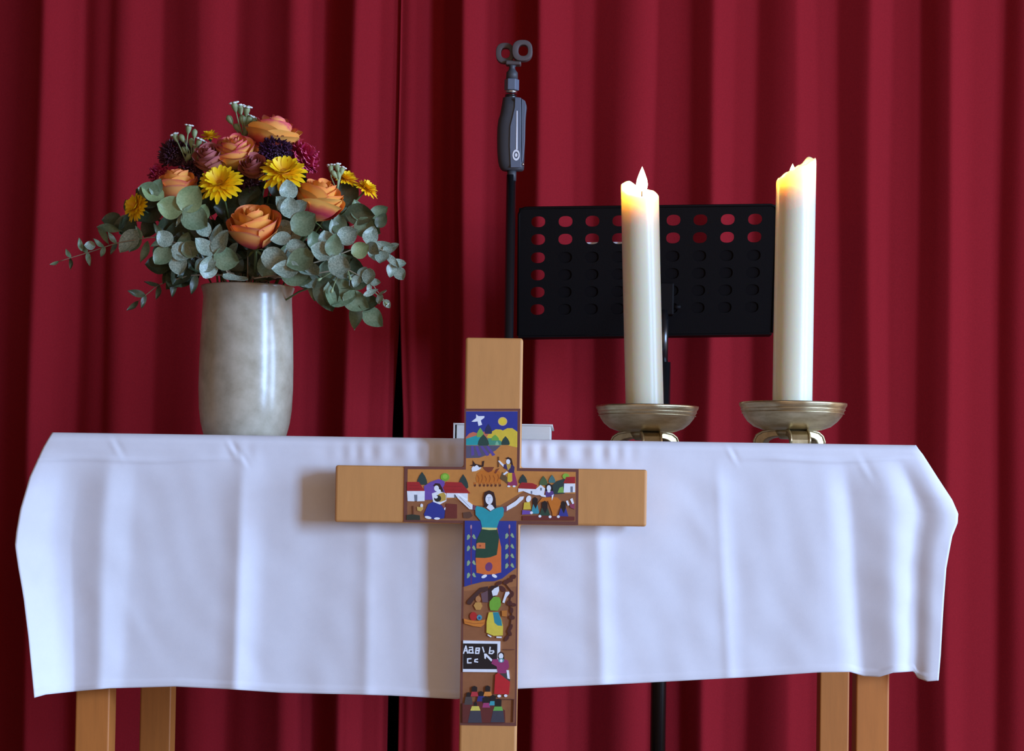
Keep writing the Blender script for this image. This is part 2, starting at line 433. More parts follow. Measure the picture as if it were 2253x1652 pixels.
# short side drops, hanging from the table ends to the hem that shows as the ear
def side(iu, vend):
    jn = int(vend * NV)
    prev = [top_i(j, iu) for j in range(NT + 1)]
    for j in range(1, jn + 1):
        fr = front[j][iu]
        cur = [j * n1 + iu]
        endx = fr.x
        for k in range(1, NT + 1):
            y = fr.y + (TD - fr.y) * k / NT
            q = Vector((endx + 0.006 * math.sin(k * 0.9) * j / jn, y, fr.z))
            if k == NT: pass
            v.append(q); cur.append(len(v) - 1)
        for k in range(NT):
            f.append((prev[k], prev[k + 1], cur[k + 1], cur[k]) if iu == 0 else (prev[k], cur[k], cur[k + 1], prev[k + 1]))
        prev = cur
side(0, 0.43); side(NU, 0.30)
o = obj('tablecloth', v, f, M['cloth'])
so = o.modifiers.new('thickness', 'SOLIDIFY'); so.thickness = 0.0012; so.offset = 0
tag(o, 'white linen tablecloth with ironing creases draped over the altar table', 'tablecloth')

# ------------------------------------------------------------------ cross
CYF = -0.062                                # front face of the cross
CTH = 0.026
x0, x1 = at(1017, 1190, CYF).x, at(1143.5, 1190, CYF).x
ztop = at(1086, 743, CYF).z
za, zb_ = at(1080, 1028, CYF).z, at(1080, 1153.5, CYF).z
xa, xb = at(737, 1085, CYF).x, at(1423, 1097, CYF).x
xc = (x0 + x1) / 2
cr = thing('standing_cross', 'wooden cross painted with village scenes, standing in front of the altar cloth', 'cross', (xc, CYF + CTH / 2, 0))
out = [(x0, 0.03), (x1, 0.03), (x1, zb_), (xb, zb_), (xb, za), (x1, za), (x1, ztop), (x0, ztop), (x0, za), (xa, za), (xa, zb_), (x0, zb_)]
v = [Vector((x, CYF, z)) for x, z in out] + [Vector((x, CYF + CTH, z)) for x, z in out]
f = [tuple(range(12)), tuple(range(23, 11, -1))] + [((i + 1) % 12, i, i + 12, (i + 1) % 12 + 12) for i in range(12)]
bevel(obj('wooden_cross_body', v, f, M['wood'], cr, False), 0.004, 3)
bevel(obj('foot', *box(xc - 0.13, xc + 0.13, CYF - 0.10, CYF + CTH + 0.04, 0.0, 0.03), M['wood'], cr, False), 0.004)

PM = {}
def pm(c):
    if c not in PM: PM[c] = mat('paint_%02x%02x%02x' % c, c, 0.5, noise=0.06, nscale=120)
    return PM[c]
class Art:
    """thin painted shapes lying on the front of the cross"""
    lay = 0
    def __init__(self, name, parent): self.n, self.p = name, parent; self.v, self.f, self.mi, self.ms = [], [], [], []
    def poly(self, pts, c):
        Art.lay += 1
        y = CYF - 0.0010 - 0.000012 * Art.lay
        m = pm(c)
        if m not in self.ms: self.ms.append(m)
        k = self.ms.index(m); n = len(pts); b = len(self.v)
        ar = sum(pts[i][0] * pts[(i + 1) % n][1] - pts[(i + 1) % n][0] * pts[i][1] for i in range(n))
        if ar > 0: pts = pts[::-1]
        for q in pts: self.v.append(at(q[0], q[1], y))
        for q in pts: self.v.append(at(q[0], q[1], CYF - 0.0002))
        self.f.append(tuple(range(b, b + n))); self.mi.append(k)
        for i in range(n):
            j = (i + 1) % n
            self.f.append((b + j, b + i, b + n + i, b + n + j)); self.mi.append(k)
        return self
    def ell(self, cx, cy, rx, ry, c, rot=0, n=18):
        a = R(rot)
        return self.poly([(cx + rx * math.cos(t) * math.cos(a) - ry * math.sin(t) * math.sin(a), cy + rx * math.cos(t) * math.sin(a) + ry * math.sin(t) * math.cos(a)) for t in [2 * math.pi * i / n for i in range(n)]], c)
    def stroke(self, pts, wd, c):
        for (ax, ay), (bx, by) in zip(pts, pts[1:]):
            L = math.hypot(bx - ax, by - ay) or 1; ux, uy = (bx - ax) / L, (by - ay) / L; h = wd / 2
            ax -= ux * h * .6; ay -= uy * h * .6; bx += ux * h * .6; by += uy * h * .6
            self.poly([(ax - uy * h, ay + ux * h), (bx - uy * h, by + ux * h), (bx + uy * h, by - ux * h), (ax + uy * h, ay - ux * h)], c)
        return self
    def done(self):
        inv = world_of(self.p).inverted()
        me = mesh(self.n, [inv @ q for q in self.v], self.f, smooth=False, mats=self.ms, idx=self.mi)
        return link(self.n, me, self.p)
def T(ox, oy, s):
    return lambda *pts: [(ox + x / s, oy + y / s) for x, y in pts]
A4, A5, A6, A7 = T(1000, 720, 5.506), T(880, 1000, 5.495), T(1000, 1130, 5.694), T(1000, 1390, 6.306)
def mk(tf): return lambda x, y: tf((x, y))[0]
BRD = (112, 62, 52); SAND = (204, 134, 62); BRN = (150, 94, 56); DBR = (104, 44, 34); BLU = (36, 52, 140); WHT = (240, 243, 244); BLK = (22, 14, 18); GRN = (36, 62, 58); HAIR = (44, 18, 22)
pan = Art('painted_panel', cr)
pan.poly([(1022, 899), (1145, 899), (1143.2, 1030), (1273, 1032), (1272, 1155), (1140.5, 1153), (1136.5, 1597), (1012, 1595), (1018.5, 1151), (888, 1148), (889.5, 1026), (1021.5, 1027)], BRD)
panel_o = pan.done()
g = Art('scene_ground', panel_o)
g.poly([(1025.5, 904), (1139, 904), (1137, 1036), (1267, 1038), (1266, 1096), (1140, 1092), (1100, 1120), (1020, 1110), (896, 1100), (897, 1032), (1025, 1033)], SAND)
g.poly([(896, 1102), (1000, 1096), (1030, 1112), (1100, 1112), (1150, 1082), (1267, 1086), (1266, 1147), (896, 1144)], BRN)
g.poly([(1021, 1146), (1137, 1149), (1132, 1590), (1017.5, 1588)], BRN)
g.poly([(1021, 1270), (1137, 1250), (1136, 1290), (1021, 1300)], (168, 108, 62))
g.done()
a = Art('night_sky', panel_o)
a.poly(A4((140, 1018), (765, 1018), (762, 1290), (600, 1300), (400, 1340), (138, 1340)), BLU).done()
a = Art('flying_dove', panel_o)
a.poly(A4((205, 1142), (262, 1098), (262, 1052), (290, 1075), (362, 1075), (362, 1095), (318, 1128), (335, 1180), (290, 1195), (280, 1140), (240, 1145)), WHT).done()
a = Art('moon', panel_o)
a.ell(*mk(A4)(583, 1140), 10.2, 9.6, (226, 190, 120)); a.ell(*mk(A4)(583, 1140), 8.2, 7.8, (238, 208, 60)).done()
a = Art('hills', panel_o)
a.poly(A4((138, 1330), (180, 1285), (225, 1268), (270, 1280), (340, 1265), (390, 1262), (420, 1300), (380, 1360), (138, 1360)), (206, 112, 82))
a.poly(A4((385, 1330), (430, 1275), (500, 1235), (560, 1238), (585, 1250), (640, 1222), (700, 1222), (762, 1265), (760, 1455), (690, 1440), (560, 1400)), (226, 196, 58))
a.poly(A4((140, 1350), (200, 1330), (285, 1305), (320, 1310), (300, 1400), (280, 1428), (140, 1428)), (24, 160, 160))
a.poly(A4((400, 1345), (470, 1340), (560, 1375), (600, 1425), (420, 1430)), (70, 150, 120))
a.poly(A4((140, 1432), (560, 1432), (500, 1490), (400, 1545), (300, 1580), (140, 1585)), (88, 84, 104))
for q in ((200, 215, 190), (250, 300, 285), (310, 400, 345), (380, 470, 410)):
    a.poly(A4((q[0], 1440), (q[0] + 30, 1436), (q[1] + 25, 1545), (q[1] - 10, 1560)), (92, 72, 150))
a.done()
def tree(nm, tf, x, y0, y1, hw, c):
    h = y1 - y0
    t_ = Art(nm, panel_o)
    t_.poly(tf((x, y0), (x + hw * .55, y0 + h * .3), (x + hw * .9, y0 + h * .62), (x + hw, y0 + h * .9), (x + hw * .8, y1), (x - hw * .8, y1), (x - hw, y0 + h * .9), (x - hw * .9, y0 + h * .62), (x - hw * .55, y0 + h * .3)), c).done()
tree('painted_tree', A4, 410, 1170, 1290, 45, (32, 44, 84)); tree('painted_tree', A4, 312, 1215, 1330, 45, (128, 176, 76))
tree('painted_tree', A4, 350, 1295, 1432, 68, (30, 70, 60)); tree('painted_tree', A4, 492, 1300, 1370, 48, (112, 172, 70)); tree('painted_tree', A4, 618, 1318, 1425, 52, (30, 66, 58))
tree('painted_tree', A4, 515, 1375, 1428, 22, (130, 190, 150))
# upper scene: ox and ploughing woman
a = Art('ox', panel_o)
a.poly(A5((930, 230), (980, 190), (1100, 185), (1200, 195), (1225, 240), (1220, 330), (1190, 345), (1000, 345), (930, 340), (915, 290)), (206, 116, 32))
for q in (905, 965, 1015, 1060, 1105, 1155, 1208): a.poly(A5((q - 16, 335), (q + 14, 335), (q + 12, 365 + 25 * (q % 2)), (q - 6, 385)), (196, 108, 34)); a.ell(*mk(A5)(q + 2, 372), 2.4, 3.0, (96, 46, 26), 20, 8)
for q in ((940, 250, 950, 330), (990, 240, 985, 330), (1030, 260, 1040, 325), (1085, 250, 1080, 330), (1130, 255, 1140, 325), (1185, 240, 1180, 320)): a.stroke(A5((q[0], q[1]), ((q[0] + q[2]) / 2 + 12, (q[1] + q[3]) / 2), (q[2], q[3])), 1.3, (168, 88, 26))
a.poly(A5((870, 205), (865, 165), (885, 140), (930, 115), (985, 160), (960, 180), (920, 200)), WHT)
a.poly(A5((845, 130), (880, 120), (880, 70), (910, 110), (990, 130), (995, 80), (1020, 75), (1010, 145), (960, 155), (930, 125), (900, 145)), HAIR)
a.poly(A5((1000, 150), (1140, 150), (1110, 200), (1070, 215), (1035, 195)), (130, 58, 34))
a.poly(A5((1140, 220), (1165, 175), (1205, 165), (1180, 195), (1160, 230)), (130, 58, 34)).done()
a = Art('ploughing_woman', panel_o)
a.poly(A5((1180, 25), (1200, 25), (1198, 150), (1180, 155)), (110, 66, 30))
a.poly(A5((1205, 290), (1240, 210), (1300, 280), (1310, 365), (1260, 320)), (104, 76, 44))
a.poly(A5((1350, 200), (1385, 215), (1420, 350), (1420, 375), (1300, 375), (1310, 320)), (152, 50, 92))
a.poly(A5((1300, 225), (1355, 220), (1358, 320), (1330, 335), (1300, 325)), (224, 190, 50))
a.poly(A5((1255, 120), (1300, 110), (1360, 120), (1385, 150), (1380, 220), (1330, 220), (1290, 180), (1255, 165)), (52, 40, 92))
a.poly(A5((1285, 115), (1345, 110), (1335, 160), (1305, 195)), (196, 160, 70))
a.poly(A5((1185, 75), (1205, 72), (1255, 120), (1250, 150), (1215, 115)), WHT)
a.poly(A5((1245, 235), (1290, 200), (1310, 215), (1260, 250)), WHT)
a.poly(A5((1275, 45), (1310, 28), (1350, 50), (1368, 130), (1340, 120), (1330, 80), (1300, 55)), HAIR)
a.ell(*mk(A5)(1308, 85), 4.6, 5.6, WHT)
a.ell(*mk(A5)(1315, 383), 3.4, 2, WHT); a.ell(*mk(A5)(1380, 383), 3.4, 2, WHT).done()
# left arm
a = Art('purple_hill', panel_o)
a.poly(A5((290, 380), (370, 330), (470, 295), (540, 320), (540, 540), (300, 548)), (112, 76, 164)).done()
tree('painted_tree', A5, 268, 210, 365, 62, GRN); tree('painted_tree', A5, 765, 238, 410, 62, GRN); 
a = Art('painted_tree', panel_o); a.ell(*mk(A5)(545, 272), 9.8, 8.8, (124, 176, 50)); a.ell(*mk(A5)(545, 265), 5.5, 5, (150, 200, 70)).done()
def house(nm, tf, roof, wall, door, extra=None):
    h_ = Art(nm, panel_o); h_.poly(tf(*wall), WHT); h_.poly(tf(*roof), (170, 30, 36))
    for d in door: h_.poly(tf(*d), (120, 124, 136))
    ys_ = [q[1] for q in roof]; xs_ = [q[0] for q in roof]
    for k_ in (.38, .70):
        yy_ = min(ys_) + (max(ys_) - min(ys_)) * k_; h_.stroke(tf((min(xs_) + 30, yy_), (min(xs_) + (max(xs_) - min(xs_)) * (.55 + .3 * k_), yy_ + 3)), 0.8, (136, 18, 28))
    h_.done()
house('painted_house', A5, [(85, 330), (230, 330), (300, 440), (85, 440)], [(85, 440), (300, 440), (298, 562), (205, 565), (200, 550), (170, 565), (92, 562)], [[(170, 485), (210, 485), (210, 560), (175, 560)]])
house('painted_house', A5, [(560, 330), (740, 335), (850, 468), (550, 465), (520, 400)], [(565, 465), (820, 468), (820, 560), (740, 520), (640, 520), (565, 520)], [[(655, 485), (700, 485), (695, 520), (655, 520)]])
a = Art('seated_mother', panel_o)
a.poly(A5((385, 470), (470, 440), (560, 470), (560, 560), (480, 605), (400, 570)), WHT)
a.poly(A5((480, 470), (530, 455), (555, 490), (555, 550), (480, 575), (440, 500)), (200, 164, 70))
a.ell(*mk(A5)(455, 530), 8, 7.5, (26, 30, 26)); a.ell(*mk(A5)(435, 512), 4, 3.6, WHT)
a.poly(A5((340, 600), (400, 570), (500, 610), (545, 680), (535, 770), (420, 785), (300, 750), (290, 720)), (36, 52, 140))
a.poly(A5((500, 605), (540, 620), (570, 660), (540, 665)), (150, 84, 80))
a.poly(A5((400, 375), (430, 345), (480, 350), (510, 400), (530, 450), (500, 450), (460, 400)), HAIR)
a.ell(*mk(A5)(442, 408), 5.4, 6.4, WHT); a.ell(*mk(A5)(468, 440), 5, 4, WHT)
a.ell(*mk(A5)(340, 760), 7.5, 3, WHT, 12); a.ell(*mk(A5)(448, 773), 6.5, 2.6, WHT); a.ell(*mk(A5)(552, 655), 3.4, 3, WHT).done()
a = Art('painted_hen', panel_o)
a.poly(A5((205, 630), (240, 635), (260, 595), (280, 600), (280, 660), (250, 688), (210, 675)), (214, 176, 90)); a.ell(*mk(A5)(262, 615), 3, 4, WHT).done()
a = Art('garden_bed', panel_o)
a.poly(A5((80, 730), (150, 720), (240, 735), (245, 790), (80, 790)), (46, 52, 40)); a.poly(A5((150, 620), (165, 620), (168, 725), (152, 725)), (110, 56, 34))
a.done(); a = Art('field_patch', panel_o); a.poly(A5((560, 590), (690, 600), (690, 770), (545, 770), (545, 690)), (112, 40, 34)); a.done(); a = Art('dark_stone', panel_o); a.poly(A5((760, 700), (850, 690), (880, 740), (840, 770), (765, 765)), (96, 62, 46)).done()
# right arm
tree('painted_tree', A5, 1488, 238, 345, 50, GRN); tree('painted_tree', A5, 1735, 258, 370, 50, (76, 100, 60)); tree('painted_tree', A5, 1838, 245, 340, 42, (70, 120, 116)); 
a = Art('green_hill', panel_o)
a.poly(A5((1840, 370), (1900, 320), (1990, 290), (2030, 300), (1990, 470), (1860, 480)), GRN); a.ell(*mk(A5)(2005, 262), 7.4, 6.4, (136, 186, 60)); a.poly(A5((1905, 460), (1930, 400), (1970, 385), (1980, 460)), (130, 180, 80)).done()
house('painted_house', A5, [(1470, 335), (1600, 345), (1660, 370), (1640, 415), (1430, 405)], [(1430, 410), (1640, 418), (1700, 365), (1755, 410), (1740, 490), (1640, 490), (1560, 470), (1490, 440), (1430, 455)], [[(1580, 440), (1600, 440), (1600, 475), (1580, 470)], [(1695, 400), (1715, 400), (1715, 435), (1695, 435)]])
house('painted_house', A5, [(2010, 270), (2118, 268), (2118, 345), (1975, 345)], [(1985, 350), (2118, 350), (2118, 455), (1978, 460)], [[(2060, 385), (2090, 385), (2090, 455), (2060, 455)]])
a = Art('teacher_at_table', panel_o)
a.poly(A5((1660, 600), (1720, 520), (1900, 515), (1945, 560), (1945, 600), (1900, 690), (1880, 790), (1850, 790), (1840, 700), (1790, 560), (1700, 570)), (206, 116, 32))
a.poly(A5((1760, 440), (1850, 440), (1870, 500), (1760, 515)), (92, 64, 128))
a.poly(A5((1755, 440), (1765, 370), (1800, 345), (1840, 370), (1850, 440)), BLK); a.ell(*mk(A5)(1800, 405), 4.6, 6.5, WHT); a.ell(*mk(A5)(1800, 440), 3.4, 3.4, WHT)
a.poly(A5((1680, 480), (1760, 490), (1765, 515), (1710, 505)), WHT); a.poly(A5((1835, 490), (1860, 480), (1850, 520), (1835, 555)), WHT).done()
def kid(tf, x, y, c, w_=70, h_=150, head=30):
    k = Art('painted_child', panel_o)
    k.poly(tf((x - w_ * .5, y - h_ * .2), (x + w_ * .5, y - h_ * .2), (x + w_, y + h_ * .5), (x + w_ * .8, y + h_ * .6), (x - w_ * .8, y + h_ * .6), (x - w_, y + h_ * .5)), c)
    k.poly(tf((x - head, y - h_ * .25), (x - head, y - h_ * .6), (x, y - h_ * .75), (x + head, y - h_ * .6), (x + head, y - h_ * .2), (x + 5, y + h_ * .2)), BLK)
    k.done()
kid(A5, 1635, 625, (56, 148, 158), 48, 150, 30); kid(A5, 1750, 680, (36, 70, 52), 75, 165, 34); kid(A5, 1975, 680, (48, 56, 140), 65, 160, 30)
a = Art('painted_child', panel_o)
a.poly(A5((1500, 580), (1570, 570), (1585, 660), (1490, 665)), (222, 190, 60)); a.poly(A5((1480, 670), (1580, 680), (1585, 720), (1475, 725)), (112, 76, 164)); a.ell(*mk(A5)(1555, 535), 5.4, 7.5, WHT, 20).done()
a = Art('painted_child', panel_o)
a.poly(A5((2050, 600), (2110, 590), (2112, 660), (2060, 640)), (150, 60, 90)); a.poly(A5((2055, 540), (2085, 525), (2105, 590), (2085, 600)), WHT); a.poly(A5((2005, 560), (2030, 555), (2050, 610), (2030, 620)), WHT).done()
a = Art('classroom_floor', panel_o)
a.poly(A5((1480, 740), (1680, 735), (2110, 750), (2110, 795), (1480, 795)), (110, 40, 34))
for q in ((1590, 703), (1692, 745), (1815, 752), (1915, 750)): a.ell(*mk(A5)(*q), 3.2, 3, WHT)
a.done()
# central woman with open arms
a = Art('blue_field', panel_o)
a.poly(A6((128, 88), (775, 92), (770, 680), (680, 745), (600, 810), (500, 845), (360, 850), (200, 890), (122, 915)), BLU).done()
for sx, ys in ((208, (140, 255, 395, 580, 735)), (688, (135, 240, 375, 495, 615))):
    a = Art('maize_plant', panel_o)
    a.stroke(A6((sx, ys[0] + 10), (sx + 2, ys[4] + (140 if sx < 400 else 60))), 2.8, (96, 40, 100)); a.ell(*mk(A6)(sx, ys[0] + 25), 1.8, 4.6, (196, 140, 150))
    for y in ys[1:]:
        a.poly(A6((sx - 52, y + 75), (sx - 50, y + 20), (sx - 30, y), (sx - 8, y + 30), (sx - 28, y + 65)), (150, 178, 132)); a.poly(A6((sx + 62, y + 60), (sx + 45, y + 15), (sx + 30, y), (sx + 12, y + 30), (sx + 36, y + 60)), (150, 178, 132))
    a.done()
a = Art('woman_with_open_arms', panel_o)
a.poly(A5((665, 480), (700, 475), (730, 500), (885, 610), (880, 665), (840, 660), (700, 530)), WHT)
a.poly(A5((1290, 630), (1400, 560), (1450, 510), (1500, 505), (1490, 540), (1400, 620), (1290, 680)), WHT)
a.poly(A5((878, 605), (918, 618), (915, 670), (876, 668)), (124, 70, 84)); a.poly(A5((1245, 628), (1292, 628), (1290, 690), (1250, 692)), (124, 70, 84))
a.stroke(A5((720, 510), (850, 640)), 0.9, (120, 130, 150))
a.poly(A6((345, 175), (535, 175), (560, 310), (585, 420), (585, 735), (500, 758), (380, 762), (275, 740), (265, 545)), (226, 112, 46))
a.poly(A6((340, 195), (535, 195), (560, 300), (530, 515), (450, 545), (380, 555), (265, 552), (275, 340)), (20, 70, 50))
a.poly(A6((275, 375), (300, 362), (385, 365), (385, 438), (275, 435)), (222, 120, 64)); a.ell(*mk(A6)(320, 402), 2.6, 2.2, (170, 70, 40))
a.ell(*mk(A6)(430, 665), 8, 10, (120, 60, 110), 15)
a.ell(*mk(A6)(372, 785), 6.5, 3.4, WHT, -25); a.ell(*mk(A6)(500, 780), 6.2, 3.4, WHT, 28)
a.poly(A5((910, 655), (925, 620), (1010, 640), (1090, 690), (1165, 645), (1240, 630), (1258, 660), (1250, 740), (1200, 800), (1170, 890), (995, 890), (975, 800), (915, 730)), (28, 158, 164))
a.poly(A5((990, 880), (1170, 885), (1168, 908), (1080, 912), (992, 900)), (222, 216, 130))
a.poly(A5((1020, 640), (1010, 520), (1025, 455), (1080, 432), (1135, 455), (1155, 530), (1165, 645), (1120, 645), (1075, 600)), HAIR)
a.poly(A5((1045, 640), (1080, 595), (1115, 610), (1145, 650), (1095, 682)), WHT); a.ell(*mk(A5)(1078, 540), 8.2, 11.5, WHT); a.stroke(A5((1075, 520), (1075, 565)), 0.9, (150, 170, 190)); a.stroke(A5((1050, 520), (1100, 520)), 0.9, (150, 170, 190)); a.done()
# harvesting woman
a = Art('cave_oven', panel_o)
a.poly(A6((155, 1110), (170, 1080), (260, 990), (330, 925), (420, 910), (425, 965), (330, 985), (260, 1060), (200, 1140), (160, 1130)), (70, 38, 34)); a.poly(A6((330, 1000), (425, 960), (425, 1110), (350, 1110)), (108, 78, 84)).done()
a = Art('clay_jug', panel_o); a.ell(*mk(A6)(297, 1070), 5.8, 7, (190, 128, 74)); a.poly(A6((240, 1150), (265, 1110), (330, 1110), (350, 1155), (325, 1205), (270, 1205)), (204, 150, 74)).done()
a = Art('fruit_basket', panel_o); a.ell(*mk(A6)(237, 1285), 8, 9.5, (186, 36, 34)); a.ell(*mk(A6)(312, 1300), 5.6, 6, (70, 150, 168)); a.ell(*mk(A6)(312, 1305), 2.6, 2.8, (40, 70, 120))
a.poly(A6((115, 1315), (180, 1330), (280, 1345), (385, 1325), (375, 1385), (330, 1420), (240, 1410), (125, 1375)), (216, 128, 44)); a.stroke(A6((130, 1355), (250, 1378), (370, 1368)), 1.0, (150, 76, 30)).done()
a = Art('dark_vine', panel_o)
for q in ((560, 870, 8, 4, -25), (650, 855, 8, 5, -30), (740, 790, 6, 5, -20), (700, 830, 6, 5, 20), (600, 940, 9, 5, 40), (710, 1010, 6, 8, 20), (690, 1120, 6, 6, 40), (740, 1140, 6, 4, 10), (715, 1210, 4, 7, 0), (718, 1300, 7, 5, 10), (700, 1430, 4, 9, 25), (690, 1490, 8, 4, 60), (655, 1560, 4, 8, 35)):
    a.ell(*mk(A6)(q[0], q[1]), q[2], q[3], (84, 36, 30), q[4], 10)
a.stroke(A6((640, 880), (720, 980), (690, 1110), (720, 1260), (700, 1400), (660, 1570)), 1.6, (74, 32, 28)); a.poly(A6((590, 1215), (660, 1210), (655, 1290), (595, 1285)), (198, 120, 44)).done()
a = Art('harvesting_woman', panel_o)
a.poly(A6((425, 1100), (422, 960), (460, 905), (540, 895), (560, 930), (500, 960), (510, 1040), (440, 1080)), HAIR)
a.poly(A6((600, 1110), (640, 980), (685, 975), (690, 1000), (650, 1050), (625, 1120)), WHT)
a.poly(A6((440, 1100), (490, 1040), (560, 1045), (580, 1090), (580, 1150), (540, 1215), (450, 1210), (436, 1150)), (116, 176, 54))
a.poly(A6((430, 1235), (545, 1230), (590, 1330), (608, 1410), (605, 1525), (490, 1530), (400, 1490), (402, 1350)), (226, 204, 70))
a.poly(A6((480, 1235), (548, 1232), (590, 1340), (596, 1405), (540, 1400), (500, 1365)), (36, 140, 152))
a.poly(A6((465, 970), (500, 935), (555, 910), (560, 960), (535, 1020), (480, 1030)), WHT)
a.poly(A6((415, 1510), (465, 1535), (455, 1550), (415, 1525)), WHT); a.poly(A6((525, 1538), (590, 1540), (590, 1558), (525, 1555)), WHT).done()
# blackboard lesson
a = Art('blackboard', panel_o)
a.poly(A7((120, 118), (638, 130), (635, 290), (600, 560), (115, 555)), WHT); a.poly(A7((120, 160), (595, 165), (590, 518), (118, 515)), BLK)
for s_ in (((125, 298), (158, 195), (182, 295)), ((140, 262), (175, 262)), ((205, 215), (250, 212), (255, 295)), ((255, 245), (205, 250), (200, 290), (262, 292)), ((300, 225), (292, 298), (335, 298), (342, 262), (305, 258), (345, 250), (346, 225), (300, 225)), ((390, 212), (410, 280)), ((495, 212), (482, 298), (520, 302), (545, 280), (540, 262), (500, 265)), ((230, 370), (182, 374), (182, 430), (232, 428)), ((320, 378), (285, 385), (280, 412), (322, 418))):
    a.stroke(A7(*s_), 2.8, WHT)
a.done()
a = Art('school_teacher', panel_o)
a.poly(A7((565, 595), (600, 570), (720, 575), (770, 690), (755, 868), (550, 862)), (196, 28, 38))
a.poly(A7((620, 575), (725, 575), (765, 640), (770, 690), (700, 640)), (66, 62, 60))
a.poly(A7((512, 440), (530, 380), (600, 378), (700, 380), (745, 400), (758, 490), (735, 520), (715, 575), (600, 570), (585, 480)), (158, 52, 104))
a.poly(A7((720, 530), (755, 530), (768, 655), (735, 645)), WHT)
a.poly(A7((410, 300), (440, 300), (525, 385), (510, 412), (440, 340), (435, 375), (415, 370)), WHT)
a.poly(A7((600, 360), (605, 300), (640, 272), (685, 295), (690, 385), (640, 400)), HAIR); a.ell(*mk(A7)(645, 335), 5, 6.5, WHT); a.ell(*mk(A7)(648, 395), 6.5, 5, (90, 150, 150)); a.ell(*mk(A7)(648, 398), 3, 3.4, WHT)
a.ell(*mk(A7)(620, 890), 4.2, 3, WHT); a.ell(*mk(A7)(710, 885), 3.8, 3, WHT).done()
a = Art('school_bench', panel_o)
a.poly(A7((110, 990), (380, 960), (560, 1000), (700, 1090), (705, 1260), (110, 1260)), (100, 38, 34)).done()
def pupil(x, y, c, hy, hw, cw, chh, skirt=None):
    k = Art('painted_pupil', panel_o)
    if skirt: k.poly(A7((x - cw, y + chh), (x + cw, y + chh), (x + cw * 1.3, skirt), (x - cw * 1.5, skirt)), (62, 62, 72))
    k.poly(A7((x - hw, y), (x - hw, hy + 20), (x, hy), (x + hw, hy + 20), (x + hw * .9, y), (x, y + chh * .4)), BLK)
    k.poly(A7((x - cw * .7, y), (x + cw * .7, y), (x + cw, y + chh), (x - cw, y + chh)), c); k.done()
pupil(195, 900, (76, 66, 62), 835, 30, 60, 110); pupil(278, 830, (190, 52, 60), 748, 38, 55, 65); pupil(462, 830, (220, 138, 60), 742, 34, 62, 60)
pupil(370, 890, (42, 46, 116), 820, 34, 60, 75); pupil(440, 985, (166, 60, 110), 895, 55, 55, 65); pupil(535, 960, (60, 160, 170), 870, 40, 55, 60)
pupil(290, 1030, (224, 206, 90), 965, 22, 70, 62, 1260); pupil(605, 1035, (110, 176, 76), 925, 48, 70, 58, 1255)
for ln, wd in (((680, 243), (830, 243)), 1.2), (((640, 930), (830, 935)), 1.4), (((825, 940), (815, 1250)), 1.4):
    Art('carved_line', panel_o).stroke(A7(*ln), wd, BRD).done()

# ------------------------------------------------------------------ vase
YV = 0.22
vb = at(542, 800, YV); vx = vb.x
zr = at(544, 624, YV - 0.08).z
VH = zr - ZT
k = sc(YV)
prof_px = [(88, 957), (92, 945), (97, 925), (101, 895), (103, 850), (103, 800), (101.5, 740), (99.5, 690), (98, 665), (97.5, 650), (99, 640), (102, 631), (103, 627)]
prof = [(0.0, 0.0), (0.060, 0.0)]
for r, y in prof_px:
    prof.append((r * k, max(0.0, VH * (962 - y) / (962 - 627)) if y < 957 else 0.003))
prof[-1] = (prof[-1][0], VH)
ro = prof[-1][0]
prof += [(ro - 0.002, VH + 0.0015), (ro - 0.006, VH), (ro - 0.010, VH - 0.012), (ro - 0.011, VH - 0.05), (ro - 0.010, VH - 0.15), (0.055, 0.012), (0.0, 0.012)]
vs = thing('flower_vase', 'tall pale grey glazed stoneware vase with flowers on the altar cloth', 'vase', (vx, YV, ZT + 0.0015))
obj('vase_body', *lathe((vx, YV, ZT + 0.0015), prof, 72, lambda a, i: 1 + 0.006 * math.sin(2 * a + i * .4)), M['glaze'], vs)

# ------------------------------------------------------------------ bouquet
NECK = Vector((vx, YV, ZT + VH - 0.02))
def basis(axis, spin=0.0):
    z = Vector(axis).normalized()
    x = Vector((1, 0, 0)); x = (x - z * x.dot(z)).normalized(); y = z.cross(x)
    m = Matrix((x, y, z)).transposed()
    return m @ Matrix.Rotation(spin, 3, 'Z')
def grid_mesh(name, pts, nu, nv, m):
    """pts indexed [j*(nu+1)+i]; uv: across, along"""
    f = []
    for j in range(nv):
        for i in range(nu):
            a = j * (nu + 1) + i
            f.append((a, a + 1, a + nu + 2, a + nu + 1))
    me = mesh(name, pts, f, m)
    ul = me.uv_layers.new(name='UVMap')
    for lp in me.loops:
        i = lp.vertex_index % (nu + 1); j = lp.vertex_index // (nu + 1)
        ul.data[lp.index].uv = (i / nu, j / nv)
    return me
def stem(parent, head, axis, r=0.0026, m='stem'):
    p0 = head; p3 = NECK + Vector((random.uniform(-.04, .04), random.uniform(-.04, .04), -0.10))
    p1 = head - Vector(axis).normalized() * 0.05; p2 = NECK + Vector((max(-.04, min(.04, (head.x - vx) * .25)), max(-.04, min(.04, (head.y - YV) * .25)), 0.06))
    pts = []
    for i in range(10):
        t_ = i / 9; s_ = 1 - t_
        pts.append(p0 * s_ ** 3 + p1 * 3 * s_ * s_ * t_ + p2 * 3 * s_ * t_ * t_ + p3 * t_ ** 3)
    return obj('stem', *tube(pts, r, 6), M[m], parent)
def flower(name, label, cat, px, py, dy, axis, group=None):
    h = at(px, py, YV + dy)
    t_ = thing(name, label, cat, h, group)
    return t_, h
